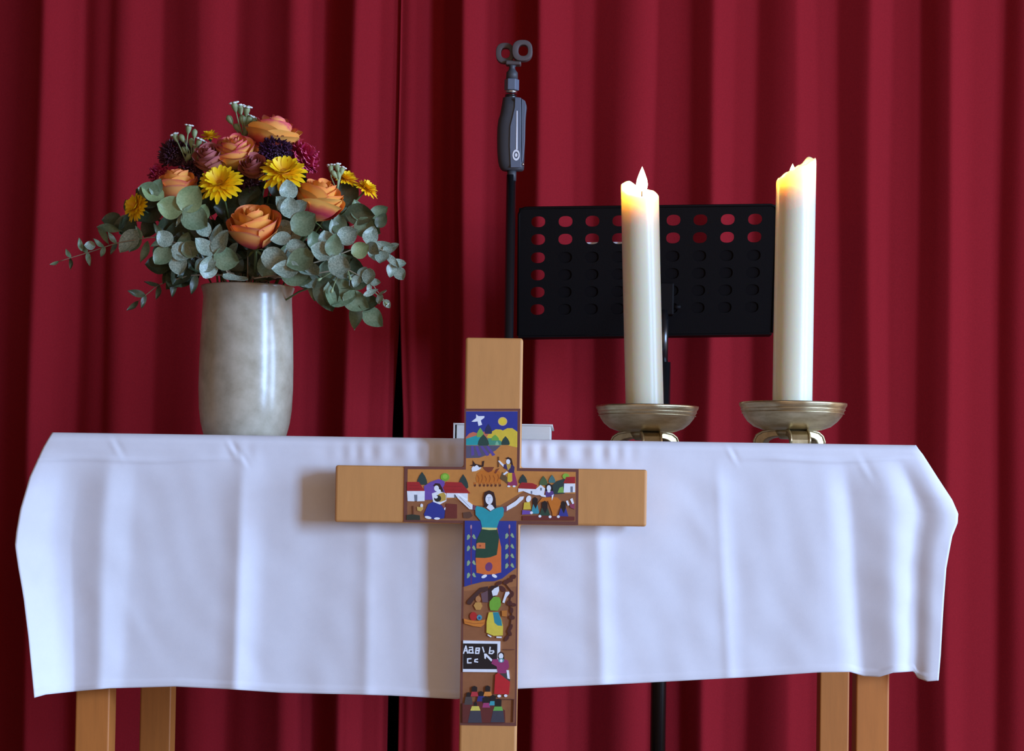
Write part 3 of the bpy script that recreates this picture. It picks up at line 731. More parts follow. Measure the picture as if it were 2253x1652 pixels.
def petal_cup(r0, r1, h, w, curl, flare, seed, tuck=0.0, nu=10, nv=9):
    rr = random.Random(seed); pts = []
    for j in range(nv + 1):
        v_ = j / nv
        for i in range(nu + 1):
            u = 2 * i / nu - 1
            wd = w * (0.40 + 0.60 * math.sin(math.pi * min(.5, 0.10 + 0.65 * v_)))
            a = u * wd
            r = r0 + (r1 - r0) * math.sin(min(1, v_ * 1.2) * math.pi / 2) ** 0.8
            r *= 1 - tuck * v_ ** 3 - 0.04 * u
            edge = 1 - 0.16 * abs(u) ** 2.6                       # rounded tip
            zz = h * v_ * edge
            if v_ > 0.6:
                q = (v_ - 0.6) / 0.4
                r += flare * q * q * (1 + .4 * math.sin(2 * u + seed)); zz -= curl * q * q * (1 + .3 * math.cos(3 * u + seed))
            r *= 1 + 0.03 * math.sin(3 * u + seed) * v_
            pts.append(Vector((r * math.cos(a), r * math.sin(a), zz)))
    return pts, nu, nv
def rose(px, py, dy, axis, size, label, m_in, m_out, spin=0.0, openness=1.0, rings=None, tall=1.35):
    t_, h = flower('rose', label, 'rose', px, py, dy, axis, 'roses in the bouquet')
    B = basis(axis, spin)
    s_ = size
    rings = rings or [(3, .02, .13, 1.22, 1.3, .0, .00, .3, m_in), (3, .04, .26, 1.26, 1.25, .0, .03, .2, m_in), (3, .08, .40, 1.26, 1.2, .02, .05, .12, m_in), (4, .12, .56, 1.22, .98, .03, .08, .06, m_in), (4, .14, .72, 1.14, .95, .05, .12, .02, m_in), (5, .16, .86, 1.04, .82, .06, .12, .0, m_out), (4, .16, .95, .86, .86, .10, .14, .0, m_out)]
    sd = int(px)
    for ri, (n, r0, r1, hh, wd, curl, flare, tuck, mm) in enumerate(rings):
        for q in range(n):
            sd += 1
            pts, nu, nv = petal_cup(r0 * s_, r1 * s_ * openness, hh * s_ * tall * random.uniform(.95, 1.04), wd, curl * s_, flare * s_ * openness, sd, tuck)
            rot = Matrix.Rotation(2 * math.pi * (q + .37 * ri) / n + ri * 0.6 + random.uniform(-.15, .15), 3, 'Z')
            tl = Matrix.Rotation(random.uniform(-.05, .05), 3, 'X')
            me = grid_mesh('petal', [B @ (tl @ (rot @ p)) for p in pts], nu, nv, M[mm])
            link('petal', me, t_)
    for q in range(5):
        a = 2 * math.pi * q / 5
        pts = [Vector((0.02 * s_, 0, -.05 * s_)), Vector((.25 * s_, -.07 * s_, -.10 * s_)), Vector((.5 * s_, 0, -.22 * s_)), Vector((.25 * s_, .07 * s_, -.10 * s_))]
        rot = Matrix.Rotation(a, 3, 'Z')
        link('sepal', mesh('sepal', [B @ (rot @ p) for p in pts], [(0, 1, 2, 3)], M['sepal']), t_)
    v_, f_ = lathe((0, 0, 0), [(0.0, -.12 * s_), (.12 * s_, -.08 * s_), (.17 * s_, .0), (.15 * s_, .06 * s_), (0.0, .10 * s_)], 12)
    link('hip', mesh('hip', [B @ p for p in v_], f_, M['sepal']), t_)
    stem(t_, h, axis, 0.003)
    return t_
rose(562, 546, -0.105, (0.00, -0.50, 0.86), 0.043, 'large open orange rose facing forward above the vase rim', 'rose', 'rose_out', 0.4)
rose(690, 484, -0.085, (0.30, -0.30, 0.88), 0.041, 'orange rose with a red base, right of the two yellow daisies', 'rose', 'rose_p', 1.1, 1.0)
rose(592, 345, -0.020, (0.22, -0.12, 0.95), 0.041, 'yellow rose with pink petal tips at the top of the bouquet', 'rose_y', 'rose_p', 0.2, 1.1)
rose(392, 450, -0.075, (-0.05, -0.25, 0.95), 0.035, 'peach and pink rose half hidden behind eucalyptus leaves on the left', 'rose', 'rose_out', 0.7)
rose(522, 372, -0.045, (0.0, -0.55, 0.83), 0.035, 'golden yellow rose among dried blooms in the upper middle', 'rose_y', 'rose_y', 0.9)
rose(470, 375, -0.055, (-0.15, -0.65, 0.75), 0.028, 'faded brownish pink rose left of the golden rose', 'rose_b', 'rose_b', 0.1)
rose(560, 388, -0.065, (0.05, -0.75, 0.65), 0.024, 'small faded rose just below the golden rose', 'rose_b', 'rose_b', 1.9)

def ray_mesh(L, wd, droop, m):
    nu, nv = 2, 5; pts = []
    for j in range(nv + 1):
        v_ = j / nv
        wv = wd * (0.45 + 0.75 * math.sin(math.pi * (0.08 + 0.80 * v_))) * (0.55 if j == nv else 1)
        for i in range(nu + 1):
            u = i - 1
            pts.append(Vector((0.15 * L + L * 0.85 * v_, u * wv, -droop * L * v_ * v_ - abs(u) * wv * -0.25)))
    return grid_mesh('petal', pts, nu, nv, m)
def daisy(px, py, dy, axis, rad, label, layers=3):
    t_, h = flower('daisy', label, 'daisy', px, py, dy, axis, 'yellow daisies in the bouquet')
    B = basis(axis, random.uniform(0, 1))
    for k_ in range(layers):
        L = rad * (1 - 0.16 * k_); me = ray_mesh(L, rad * 0.105, 0.16 - 0.16 * k_, M['daisy'])
        n = 21 - 2 * k_
        for q in range(n):
            o_ = link('petal', me, t_)
            a_ = 2 * math.pi * (q + .5 * k_) / n + random.uniform(-.06, .06)
            mm = (B @ Matrix.Rotation(a_, 3, 'Z') @ Matrix.Rotation(-0.10 - 0.20 * k_ + random.uniform(-.1, .1), 3, 'Y')).to_4x4()
            mm.translation = B @ Vector((0, 0, 0.0015 * k_))
            o_.matrix_local = mm
            o_.scale = (o_.scale[0] * random.uniform(.88, 1.05),) * 3
    v_, f_ = lathe((0, 0, 0), [(0.30 * rad, 0.0), (0.30 * rad, .05 * rad), (.22 * rad, .15 * rad), (.1 * rad, .17 * rad), (0, .16 * rad)], 14, lambda a_, i_: 1 + .05 * math.sin(7 * a_ + i_))
    link('flower_center', mesh('flower_center', [B @ p for p in v_], f_, M['daisyc']), t_)
    v_, f_ = lathe((0, 0, 0), [(0.0, -.30 * rad), (.16 * rad, -.22 * rad), (.26 * rad, -.05 * rad), (.24 * rad, .0)], 12)
    link('calyx', mesh('calyx', [B @ p for p in v_], f_, M['sepal']), t_)
    stem(t_, h, axis, 0.0016)
    return t_
daisy(485, 406, -0.115, (-0.10, -0.78, 0.55), 0.041, 'yellow daisy to the left above the front orange rose')
daisy(624, 382, -0.110, (0.05, -0.72, 0.68), 0.043, 'largest yellow daisy, above and right of the front orange rose')
daisy(302, 455, -0.045, (-0.62, -0.70, 0.25), 0.028, 'small yellow daisy at the left edge of the bouquet')
daisy(805, 417, -0.040, (0.55, -0.30, 0.75), 0.024, 'yellow daisy at the far right edge of the bouquet')
daisy(760, 396, -0.030, (0.30, -0.30, 0.88), 0.026, 'yellow daisy behind the right orange rose')
daisy(462, 303, 0.000, (-0.1, -0.30, 0.95), 0.020, 'small yellow daisy peeking out at the upper left of the bouquet')

def pompon(name, label, cat, px, py, dy, axis, rad, m, n, plen, pw, flat=0.75, core=True):
    t_, h = flower(name, label, cat, px, py, dy, axis)
    B = basis(axis)
    rr = random.Random(px)
    V, Fc, UV = [], [], []
    for q in range(n):
        z = 1 - (q + .5) / n * 1.35; ph = q * 2.39996
        s_ = math.sqrt(max(0, 1 - z * z))
        d = Vector((s_ * math.cos(ph), s_ * math.sin(ph), z * flat)); d += Vector((rr.uniform(-.15, .15), rr.uniform(-.15, .15), rr.uniform(-.15, .15)))
        d.normalize()
        tn = d.cross(Vector((rr.random(), rr.random(), rr.random()))).normalized(); b_ = len(V)
        r0 = rad * (1 - plen); r1 = rad * rr.uniform(.85, 1.08); c_ = d.cross(tn)
        V += [d * r0 - tn * pw * rad * .4, d * r0 + tn * pw * rad * .4, d * (r0 + r1) / 2 + tn * pw * rad + c_ * .1 * rad, d * r1 + tn * pw * rad * .6, d * (r1 * 1.02) + c_ * .06 * rad, d * r1 - tn * pw * rad * .6, d * (r0 + r1) / 2 - tn * pw * rad + c_ * .1 * rad]
        Fc.append(tuple(b_ + i_ for i_ in range(7))); UV += [0, 0, .5, .9, 1, .9, .5]
    me = mesh('florets', [B @ p for p in V], Fc, M[m], False)
    ul = me.uv_layers.new(name='UVMap')
    for lp in me.loops: ul.data[lp.index].uv = (.5, UV[lp.vertex_index])
    o_ = link('florets', me, t_); o_['kind'] = 'stuff'
    v_, f_ = lathe((0, 0, 0), [(0.0, -.6 * rad), (.4 * rad, -.5 * rad), (.66 * rad, 0), (.5 * rad, .45 * rad * flat), (.0, .62 * rad * flat)], 14)
    me = mesh('flower_core', [B @ p for p in v_], f_, M[m]); me.uv_layers.new(name='UVMap')
    link('flower_core', me, t_)
    stem(t_, h, axis, 0.002)
pompon('scabiosa', 'dark purple scabiosa right of the golden rose', 'flower', 606, 336, -0.055, (0.1, -0.5, 0.86), 0.031, 'purple', 520, .35, .055)
pompon('scabiosa', 'dark purple scabiosa at the upper left behind white buds', 'flower', 388, 342, -0.02, (-0.3, -0.4, 0.86), 0.031, 'plum', 480, .35, .055)
pompon('carnation', 'crimson pink carnation on the upper right of the bouquet', 'carnation', 662, 350, -0.035, (0.4, -0.5, 0.76), 0.033, 'pink', 130, .65, .24)
pompon('dried_bloom', 'plum coloured dried bloom between the two yellow daisies', 'flower', 548, 395, -0.06, (0.0, -0.75, 0.66), 0.024, 'plum', 150, .5, .16)
pompon('dried_bloom', 'plum coloured dried bloom left of the left yellow daisy', 'flower', 420, 378, -0.055, (-0.2, -0.7, 0.66), 0.022, 'plum', 150, .5, .16)
pompon('carnation', 'small dusky pink carnation at the left behind a eucalyptus leaf', 'carnation', 348, 382, -0.015, (-0.5, -0.4, 0.7), 0.018, 'pink', 70, .6, .26)

def wax_sprig(label, base, tips, dy, r=0.006):
    t_ = thing('wax_flower', label, 'flower', at(base[0], base[1], YV + dy), 'wax flower sprigs')
    b0 = at(base[0], base[1], YV + dy)
    for (x, y, kind) in tips:
        p = at(x, y, YV + dy + random.uniform(-.015, .01))
        mid = (p + b0) / 2 + Vector((random.uniform(-.006, .006), 0, .004))
        obj('stalk', *tube([b0, mid, p], [0.0013, 0.0012, 0.0010], 5), M['waxg'], t_)
        d = (p - mid).normalized(); B = basis(d)
        v_, f_ = lathe((0, 0, 0), [(0.0008, -1.6 * r), (.55 * r, -.8 * r), (.75 * r, 0.0), (.7 * r, .5 * r), (.2 * r, 1.0 * r), (0, 1.05 * r)], 10)
        obj('bud', [p + B @ q for q in v_], f_, M['waxg'], t_)
        if kind:
            for q in range(5):
                a_ = 2 * math.pi * q / 5
                c_ = B @ Vector((.75 * r * math.cos(a_), .75 * r * math.sin(a_), .75 * r))
                v_, f_ = lathe((0, 0, 0), [(0, -.25 * r), (.5 * r, -.1 * r), (.5 * r, .1 * r), (0, .25 * r)], 7)
                obj('petal', [p + c_ + B @ q2 for q2 in v_], f_, M['waxf'], t_)
    stem(t_, b0, (0, 0, 1), 0.0016)
wax_sprig('green and white wax flower buds at the very top of the bouquet', (538, 312), [(516, 233, 1), (505, 262, 0), (528, 240, 1), (543, 242, 1), (533, 262, 0), (548, 262, 1), (560, 268, 1), (522, 280, 0), (545, 285, 0), (558, 285, 0)], -0.01, 0.0076)
wax_sprig('white wax flower buds at the upper left of the bouquet', (418, 372), [(415, 282, 1), (428, 292, 0), (386, 302, 1), (400, 303, 0), (421, 312, 0), (438, 312, 1), (450, 320, 1), (432, 328, 1), (405, 330, 0), (415, 345, 0), (440, 345, 0)], -0.055, 0.0068)
wax_sprig('cluster of white wax flowers beside the right yellow daisies', (742, 420), [(728, 370, 1), (742, 368, 1), (752, 375, 1), (734, 382, 0), (745, 384, 0)], -0.06, 0.0064)
wax_sprig('tiny pale buds hanging low on the right of the bouquet', (760, 590), [(770, 612, 0), (778, 625, 0), (715, 622, 0), (702, 615, 0), (850, 668, 1), (730, 640, 0)], -0.10, 0.0038)

def leaf_mesh(name, asp, m, point=0.25):
    nu, nv = 6, 8; pts = []
    for j in range(nv + 1):
        v_ = j / nv
        hw = asp * 0.5 * (math.sin(math.pi * (v_ ** (0.85)) * 0.97 + 0.06) ** (0.62)) * (1 - point * v_ ** 3)
        if j == nv: hw *= 0.25
        for i in range(nu + 1):
            u = 2 * i / nu - 1
            pts.append(Vector((v_, u * hw, 0.26 * abs(u) ** 1.5 * hw - 0.16 * math.sin(math.pi * v_) + 0.03 * math.sin(6 * v_ + 2 * u) - 0.12 * v_ ** 3)))
    return grid_mesh(name, pts, nu, nv, m)
LEAF = {}
for k_, mm in (('b', 'leaf_blue'), ('m', 'leaf_mid'), ('l', 'leaf_light'), ('d', 'leaf_dark')):
    LEAF[k_] = [leaf_mesh('leaf', a_, M[mm], pt) for a_, pt in ((0.92, .1), (0.75, .3), (0.42, .5))]
def put_leaf(par, p, ang, size, kind, shape, face, roll=0.0):
    """leaf from p in picture-plane direction ang (deg, 0 right, 90 up), tipped out of it by 'face'"""
    a_ = R(ang)
    d = Vector((math.cos(a_), 0, math.sin(a_)))
    d = (d * math.cos(face) + Vector((0, -1, 0)) * math.sin(face)).normalized()
    nrm = Vector((0, -1, 0.25)); nrm = (nrm - d * nrm.dot(d)).normalized()
    s_ = nrm.cross(d)
    B = Matrix((d, s_, nrm)).transposed() @ Matrix.Rotation(roll, 3, 'X')
    for (lx, ly) in ((1.0, 0), (.6, .45), (.6, -.45)):                # nothing hangs in front of the vase
        gx, gy = proj(Vector(p) + B @ Vector((lx, ly, 0)) * size)
        if 448 < gx < 652 and gy > 622: return None
    o_ = link('leaf', LEAF[kind][shape], par)
    mm = (B * size).to_4x4(); mm.translation = Vector(p) - par.location
    o_.matrix_local = mm
    return o_
def sprig(label, pts, dys, sizes, kind, shape, n, extra=(), rr=0.0015, mixk=None):
    P = [at(x, y, YV + lerp([(0, dys[0]), (len(pts) - 1, dys[1])], i)) for i, (x, y) in enumerate(pts)]
    t_ = thing('eucalyptus_sprig', label, 'eucalyptus', P[0], 'eucalyptus sprigs')
    # dense polyline
    D = []
    for i in range(len(P) - 1):
        for q in range(6): D.append(P[i].lerp(P[i + 1], q / 6))
    D.append(P[-1])
    sm = [D[0]] + [(D[i - 1] + D[i] * 2 + D[i + 1]) / 4 for i in range(1, len(D) - 1)] + [D[-1]]
    q0 = Vector((P[0].x - vx, P[0].y - YV, 0)); q0 = q0 * min(1, 0.055 / max(q0.length, 1e-6))
    over = NECK + q0 + Vector((0, 0, 0.026)); low = NECK + q0 * .8 + Vector((0, 0, -0.06))
    head = [low, over.lerp(low, .4), over, (over + P[0]) / 2 + Vector((0, 0, .006))] + sm
    obj('stem', *tube(head, [rr * 1.3] * 4 + [rr * (1 - .6 * i / len(sm)) for i in range(len(sm))], 5), M['twig'], t_)
    for q in range(n):
        t2 = (q + .6) / n
        i = min(len(sm) - 2, int(t2 * (len(sm) - 1))); p = sm[i]
        dr = (sm[i + 1] - sm[i]); ang = math.degrees(math.atan2(dr.z, dr.x))
        sz = lerp([(0, sizes[0]), (1, sizes[1])], t2) * sc(YV)
        for sd in (-1, 1):
            kk = kind if not mixk or random.random() < .65 else mixk
            put_leaf(t_, p, ang + sd * random.uniform(35, 85), sz * random.uniform(.85, 1.15), kk, shape if random.random() < .8 else min(2, shape + 1), random.uniform(-.3, .75), random.uniform(-.8, .8))
    put_leaf(t_, sm[-1], math.degrees(math.atan2((sm[-1] - sm[-2]).z, (sm[-1] - sm[-2]).x)), sizes[1] * sc(YV), kind, shape, .2, .3)
    for (x, y, ang, szp, kk, sh, face, rl) in extra:
        put_leaf(t_, at(x, y, YV + dys[1] - 0.012), ang, szp * sc(YV), kk, sh, face, rl)
    return t_
sprig('eucalyptus sprig trailing out furthest to the left', [(470, 560), (340, 520), (255, 535), (205, 552), (130, 575)], (-.07, -.05), (44, 22), 'm', 2, 7, [(300, 505, 235, 62, 'b', 1, .2, .2), (325, 530, 250, 50, 'm', 2, .1, .3), (215, 500, 300, 45, 'm', 2, .1, .8), (213, 500, -12, 55, 'm', 2, .1, 1.0), (210, 540, 180, 24, 'b', 0, .4, .1), (180, 552, 100, 30, 'm', 2, .1, .4)], mixk='d')
sprig('light green eucalyptus sprig in front of the left peach rose', [(480, 520), (445, 490), (402, 462)], (-.11, -.15), (30, 40), 'l', 0, 1, [(402, 464, 165, 56, 'l', 0, .15, -.2), (402, 464, 58, 62, 'l', 0, .25, .2), (402, 464, -30, 62, 'm', 0, .15, .1), (360, 436, 150, 52, 'l', 0, .2, .5), (350, 425, 170, 45, 'm', 0, .3, -.6), (400, 466, 245, 34, 'b', 2, .1, .6), (335, 428, 60, 38, 'm', 1, .2, .3)])
sprig('grey green eucalyptus sprig below the light green leaves on the left', [(490, 590), (420, 560), (375, 535)], (-.11, -.14), (40, 36), 'm', 0, 2, [(375, 540, 130, 40, 'b', 0, .1, 0), (378, 545, -20, 46, 'b', 0, .1, .1), (372, 545, 230, 46, 'm', 0, .2, .0), (388, 560, -80, 44, 'b', 0, .1, .2), (400, 555, 20, 42, 'm', 0, .1, .3)])
sprig('olive eucalyptus sprig drooping at the lower left', [(490, 605), (420, 605), (350, 625), (305, 662)], (-.08, -.04), (52, 34), 'd', 2, 5, [(400, 600, 225, 50, 'd', 1, .1, .2), (440, 600, 200, 52, 'd', 1, .2, .2)])
sprig('pale eucalyptus sprig left of the front orange rose', [(500, 600), (480, 560), (458, 520)], (-.12, -.15), (50, 46), 'b', 1, 2, [(470, 560, 135, 52, 'b', 1, .2, .4), (470, 555, 60, 56, 'b', 1, .3, -.3), (470, 565, -10, 55, 'm', 0, .1, .4), (475, 575, 200, 45, 'b', 1, .1, 0), (450, 612, 65, 56, 'b', 1, .1, .6), (490, 606, -2, 56, 'b', 1, .2, -.9)])
sprig('pale blue eucalyptus sprig right of the front orange rose', [(585, 600), (630, 560), (645, 490), (638, 440)], (-.11, -.14), (46, 44), 'b', 0, 3, [(640, 480, 95, 46, 'b', 0, .1, .1), (645, 510, 40, 60, 'm', 0, .2, .2), (640, 520, 190, 44, 'b', 1, .2, .1), (630, 545, 10, 42, 'b', 1, .2, .5)])
sprig('eucalyptus sprig reaching to the upper right', [(600, 600), (690, 560), (760, 505), (815, 478)], (-.10, -.05), (56, 44), 'm', 1, 4, [(760, 470, -5, 66, 'd', 1, .3, .5), (790, 480, -60, 50, 'm', 0, .2, .2), (745, 520, 110, 40, 'b', 1, .2, .4)], mixk='b')
sprig('eucalyptus sprig arching out furthest to the right', [(610, 600), (720, 570), (810, 535), (850, 555), (872, 590)], (-.10, -.06), (56, 30), 'b', 0, 5, [(810, 560, 20, 60, 'b', 1, .1, .2), (850, 560, -45, 40, 'b', 2, .1, .3), (830, 500, 60, 36, 'd', 1, .1, .2), (815, 600, 250, 30, 'b', 0, .3, .3)], mixk='m')
sprig('eucalyptus sprig with large leaves drooping at the lower right', [(610, 610), (690, 600), (750, 635), (800, 680)], (-.09, -.09), (56, 56), 'm', 1, 4, [(705, 610, -70, 78, 'd', 1, .1, .2), (712, 640, -5, 72, 'm', 0, .1, .1), (755, 650, -25, 62, 'm', 1, .1, .3), (770, 630, 30, 50, 'd', 1, .2, .3), (765, 610, -10, 46, 'b', 2, .2, .5)], mixk='d')
sprig('thin eucalyptus sprig with small leaves trailing low on the right', [(640, 612), (760, 590), (815, 620), (845, 660)], (-.11, -.10), (34, 22), 'b', 1, 5, [(800, 650, 25, 34, 'b', 2, .1, .2), (812, 590, 265, 36, 'b', 0, .2, .4)])
sprig('eucalyptus sprig resting on the vase rim at the front', [(560, 612), (600, 606), (640, 610)], (-.11, -.13), (56, 46), 'm', 1, 2, [(575, 570, 5, 56, 'b', 0, .2, .2), (560, 608, -2, 84, 'm', 1, .1, .8), (620, 612, 5, 60, 'm', 1, .2, .7)])
sprig('dark eucalyptus sprig at the upper left edge behind the small daisy', [(470, 560), (350, 480), (268, 482)], (-.03, -.01), (52, 44), 'd', 0, 4, [(300, 490, 185, 50, 'd', 0, .1, .1), (290, 470, 110, 34, 'm', 1, .2, .5)])
sprig('eucalyptus sprig with rounded leaves in the middle right', [(620, 600), (700, 560), (745, 530)], (-.13, -.16), (46, 46), 'b', 0, 2, [(735, 560, 160, 52, 'b', 0, .1, .2), (722, 580, -10, 50, 'b', 0, .3, .2), (730, 565, 80, 50, 'm', 1, .2, .2), (775, 560, 30, 40, 'l', 0, .2, .3), (690, 560, 200, 62, 'm', 0, .1, .2), (660, 590, 180, 60, 'b', 1, .2, .2)])
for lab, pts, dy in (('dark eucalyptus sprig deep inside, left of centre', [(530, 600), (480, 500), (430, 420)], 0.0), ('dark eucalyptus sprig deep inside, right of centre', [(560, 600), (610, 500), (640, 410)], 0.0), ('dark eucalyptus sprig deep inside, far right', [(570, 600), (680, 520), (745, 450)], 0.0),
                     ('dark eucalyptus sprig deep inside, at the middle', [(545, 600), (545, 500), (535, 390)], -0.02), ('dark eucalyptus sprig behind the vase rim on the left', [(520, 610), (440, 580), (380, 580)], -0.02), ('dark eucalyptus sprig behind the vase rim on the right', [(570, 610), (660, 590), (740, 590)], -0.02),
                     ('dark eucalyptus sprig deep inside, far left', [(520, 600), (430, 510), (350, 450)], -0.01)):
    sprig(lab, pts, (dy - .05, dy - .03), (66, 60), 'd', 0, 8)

# ------------------------------------------------------------------ candles and holders
def holder(px, Y, label, seed):
    k = sc(Y)
    c = at(px, 900, Y); zr_ = ZT + 0.0725
    t_ = thing('candle_holder', label, 'candle holder', (c.x, Y, ZT + 0.001), 'brass candle holders')
    rim = 0.0905
    pr = [(0.0, .026), (.034, .026), (.050, .0275), (.065, .0330), (.0755, .0415), (.0825, .051), (.0865, .060), (.0880, .065), (.0905, .069), (.0905, .0725), (.087, .0727), (.084, .066), (.078, .052), (.066, .040), (.045, .036), (0.0, .036)]
    rr = random.Random(seed)
    ph = [rr.uniform(0, 6) for _ in range(4)]
    wob = lambda a_, i_: 1 + (0.012 * math.sin(3 * a_ + ph[0]) + .007 * math.sin(7 * a_ + ph[1] + i_ * .3) + .004 * math.sin(13 * a_ + ph[2])) * (1 if 4 < i_ < 11 else .4)
    obj('bowl', *lathe((c.x, Y, ZT + 0.001), pr, 96, wob), M['brass'], t_)
    for q in range(3):
        rg = lathe((c.x, Y, ZT + 0.001), [(.0850 + .0016 * q, .0545 + .006 * q), (.0866 + .0016 * q, .0552 + .006 * q), (.0855 + .0016 * q, .0562 + .006 * q)], 96, lambda a_, i_: wob(a_, 7))
        obj('turned_ridge', *rg, M['brass'], t_)
    for q in range(3):
        an = R(-90 + 120 * q + 8)
        V, Fc = [], []
        path = [(.012, .027), (.030, .0265), (.046, .024), (.056, .018), (.0605, .009), (.060, 0.0)]
        inn = [(.012, .016), (.026, .0155), (.036, .0135), (.043, .010), (.046, .005), (.046, 0.0)]
        hw = .016
        for (ra, za_), (rb, zb2) in zip(path, inn):
            for (r_, z_) in ((ra, za_), (rb, zb2)):
                for s_ in (-1, 1):
                    V.append(Vector((c.x + r_ * math.cos(an) - s_ * hw * math.sin(an), Y + r_ * math.sin(an) + s_ * hw * math.cos(an), ZT + 0.001 + z_)))
        for i in range(len(path) - 1):
            b_ = 4 * i
            Fc += [(b_, b_ + 4, b_ + 5, b_ + 1), (b_ + 2, b_ + 3, b_ + 7, b_ + 6), (b_, b_ + 2, b_ + 6, b_ + 4), (b_ + 1, b_ + 5, b_ + 7, b_ + 3)]
        e_ = 4 * (len(path) - 1); Fc += [(e_, e_ + 2, e_ + 3, e_ + 1), (0, 1, 3, 2)]
        ft = bevel(obj('foot', V, Fc, M['brassdark'], t_, False), .0015, 2)
        for s_ in (-1, 1):
            pts = [(c.x + (r_ + .0005) * math.cos(an) - s_ * hw * math.sin(an), Y + (r_ + .0005) * math.sin(an) + s_ * hw * math.cos(an), ZT + 0.001 + max(z_, .002)) for r_, z_ in path]
            obj('rib', *tube(pts, .0022, 8), M['brass'], ft)
    obj('hub', *lathe((c.x, Y, ZT + 0.001), [(0, .012), (.020, .012), (.026, .018), (.030, .0265), (.0, .0268)], 32), M['brassdark'], t_)
    return c.x, ZT + 0.001 + 0.036
def candle(px, Y, label, rim, lean, flame_px, rad=0.0335, wick_dir=0.0, depth=0.010, power=1.0):
    """rim: (angle deg, pixel row) around the melted top; 0 right, 90 back, 180 left, 270 front"""
    cx, zb2 = holder_pos[label]
    t_ = thing('candle', label, 'candle', (cx, Y, zb2), 'altar candles')
    n = 64
    sh = lambda z: lean * (z - zb2)
    rz = []
    for q in range(n):
        a_ = 360 * q / n
        # cyclic smooth interpolation
        tab = sorted(rim); tab = [(tab[-1][0] - 360, tab[-1][1])] + tab + [(tab[0][0] + 360, tab[0][1])]
        for (p0, q0), (p1, q1) in zip(tab, tab[1:]):
            if p0 <= a_ <= p1:
                u = (a_ - p0) / (p1 - p0); u = u * u * (3 - 2 * u); py = q0 + (q1 - q0) * u
        yy = Y + rad * math.sin(R(a_))
        rz.append(at(px, py, yy).z)
    mn = min(rz)
    pool = mn - depth
    V, Fc = [], []
    levels = [0, .002, .1, .25, .4, .55, .7, .8, .88, .94, .98, 1.0]
    for li, lv in enumerate(levels):
        for q in range(n):
            a_ = 2 * math.pi * q / n
            z = zb2 + (rz[q] - 0.004 - zb2) * lv
            r = rad * (0.97 if li == 0 else 1.0) * (1 + .006 * math.sin(3 * a_ + z * 9))
            V.append(Vector((cx + sh(z) + r * math.cos(a_), Y + r * math.sin(a_), z)))
    for (rf, dz) in ((.985, -.0015), (.95, 0.0), (.90, -.0015), (.84, -.006)):
        for q in range(n):
            a_ = 2 * math.pi * q / n; z = rz[q] + dz
            V.append(Vector((cx + sh(z) + rad * rf * math.cos(a_), Y + rad * rf * math.sin(a_), z)))
    for (rf, kz) in ((.76, .45), (.62, .85), (.3, 1.0), (.04, 1.0)):
        for q in range(n):
            a_ = 2 * math.pi * q / n; z = (rz[q] - .006) * (1 - kz) + pool * kz
            V.append(Vector((cx + sh(z) + rad * rf * math.cos(a_), Y + rad * rf * math.sin(a_), z)))
    for i in range(len(V) // n - 1):
        for q in range(n):
            a_, b_ = i * n + q, i * n + (q + 1) % n
            Fc.append((a_, b_, b_ + n, a_ + n))
    Fc.append(tuple(range(n))[::-1]); Fc.append(tuple(range(len(V) - n, len(V))))
    obj('wax_body', V, Fc, M['wax'], t_)
    top = cx + sh(pool)
    ftip = at(flame_px[0], flame_px[1], Y).z; fb = at(flame_px[0], flame_px[2], Y).z; fx = at(flame_px[0], flame_px[1], Y).x
    obj('wick', *tube([(fx, Y, pool - .006), (fx, Y, pool + .004), (fx + wick_dir * .3, Y, fb + .004)], .0012, 6), M['wick'], t_)
    hgt = ftip - fb
    pf = [(0.0, 0.0), (.14, .03), (.21, .14), (.235, .28), (.20, .48), (.13, .68), (.06, .86), (.0, 1.0)]
    obj('flame', *lathe((fx, Y, fb), [(r * hgt * flame_px[3], z * hgt) for r, z in pf], 20), M['flame'], t_)
    l = bpy.data.lights.new('candle_flame_light', 'POINT'); l.energy = power; l.color = (1.0, 0.50, 0.18); l.shadow_soft_size = 0.008
    lo = bpy.data.objects.new('candle_flame_light', l); COL.objects.link(lo); lo.parent = t_
    lo.location = (fx - cx, 0, fb + hgt * .5 - zb2)
    return t_
YA, YBc = 0.30, 0.12
holder_pos = {}
LA, LB = 'white pillar candle with a tall bright flame, on the left holder', 'white pillar candle with a wax peak on its right rim, on the right holder'
holder_pos[LA] = holder(1423, YA, 'aged brass bowl candle holder on the left, half sunk behind the cloth edge', 3)
holder_pos[LB] = holder(1743, YBc, 'aged brass bowl candle holder on the right with its arched feet showing', 8)
hx, hz = holder_pos[LA]; holder_pos[LA] = (at(1420, 885, YA).x, hz)
hx, hz = holder_pos[LB]; holder_pos[LB] = (at(1743, 875, YBc).x, hz)
candle(1410, YA, LA, [(0, 428), (50, 418), (90, 410), (125, 398), (165, 404), (200, 420), (235, 428), (270, 432), (315, 434)], -0.036, (1413, 366, 421, 1.0), depth=0.022, power=0.6)
candle(1752, YBc, LB, [(0, 360), (20, 348), (45, 344), (75, 362), (110, 378), (150, 392), (180, 398), (215, 390), (250, 374), (285, 362), (320, 352), (345, 346)], 0.006, (1744, 360, 384, 1.2), depth=0.016, power=0.42)

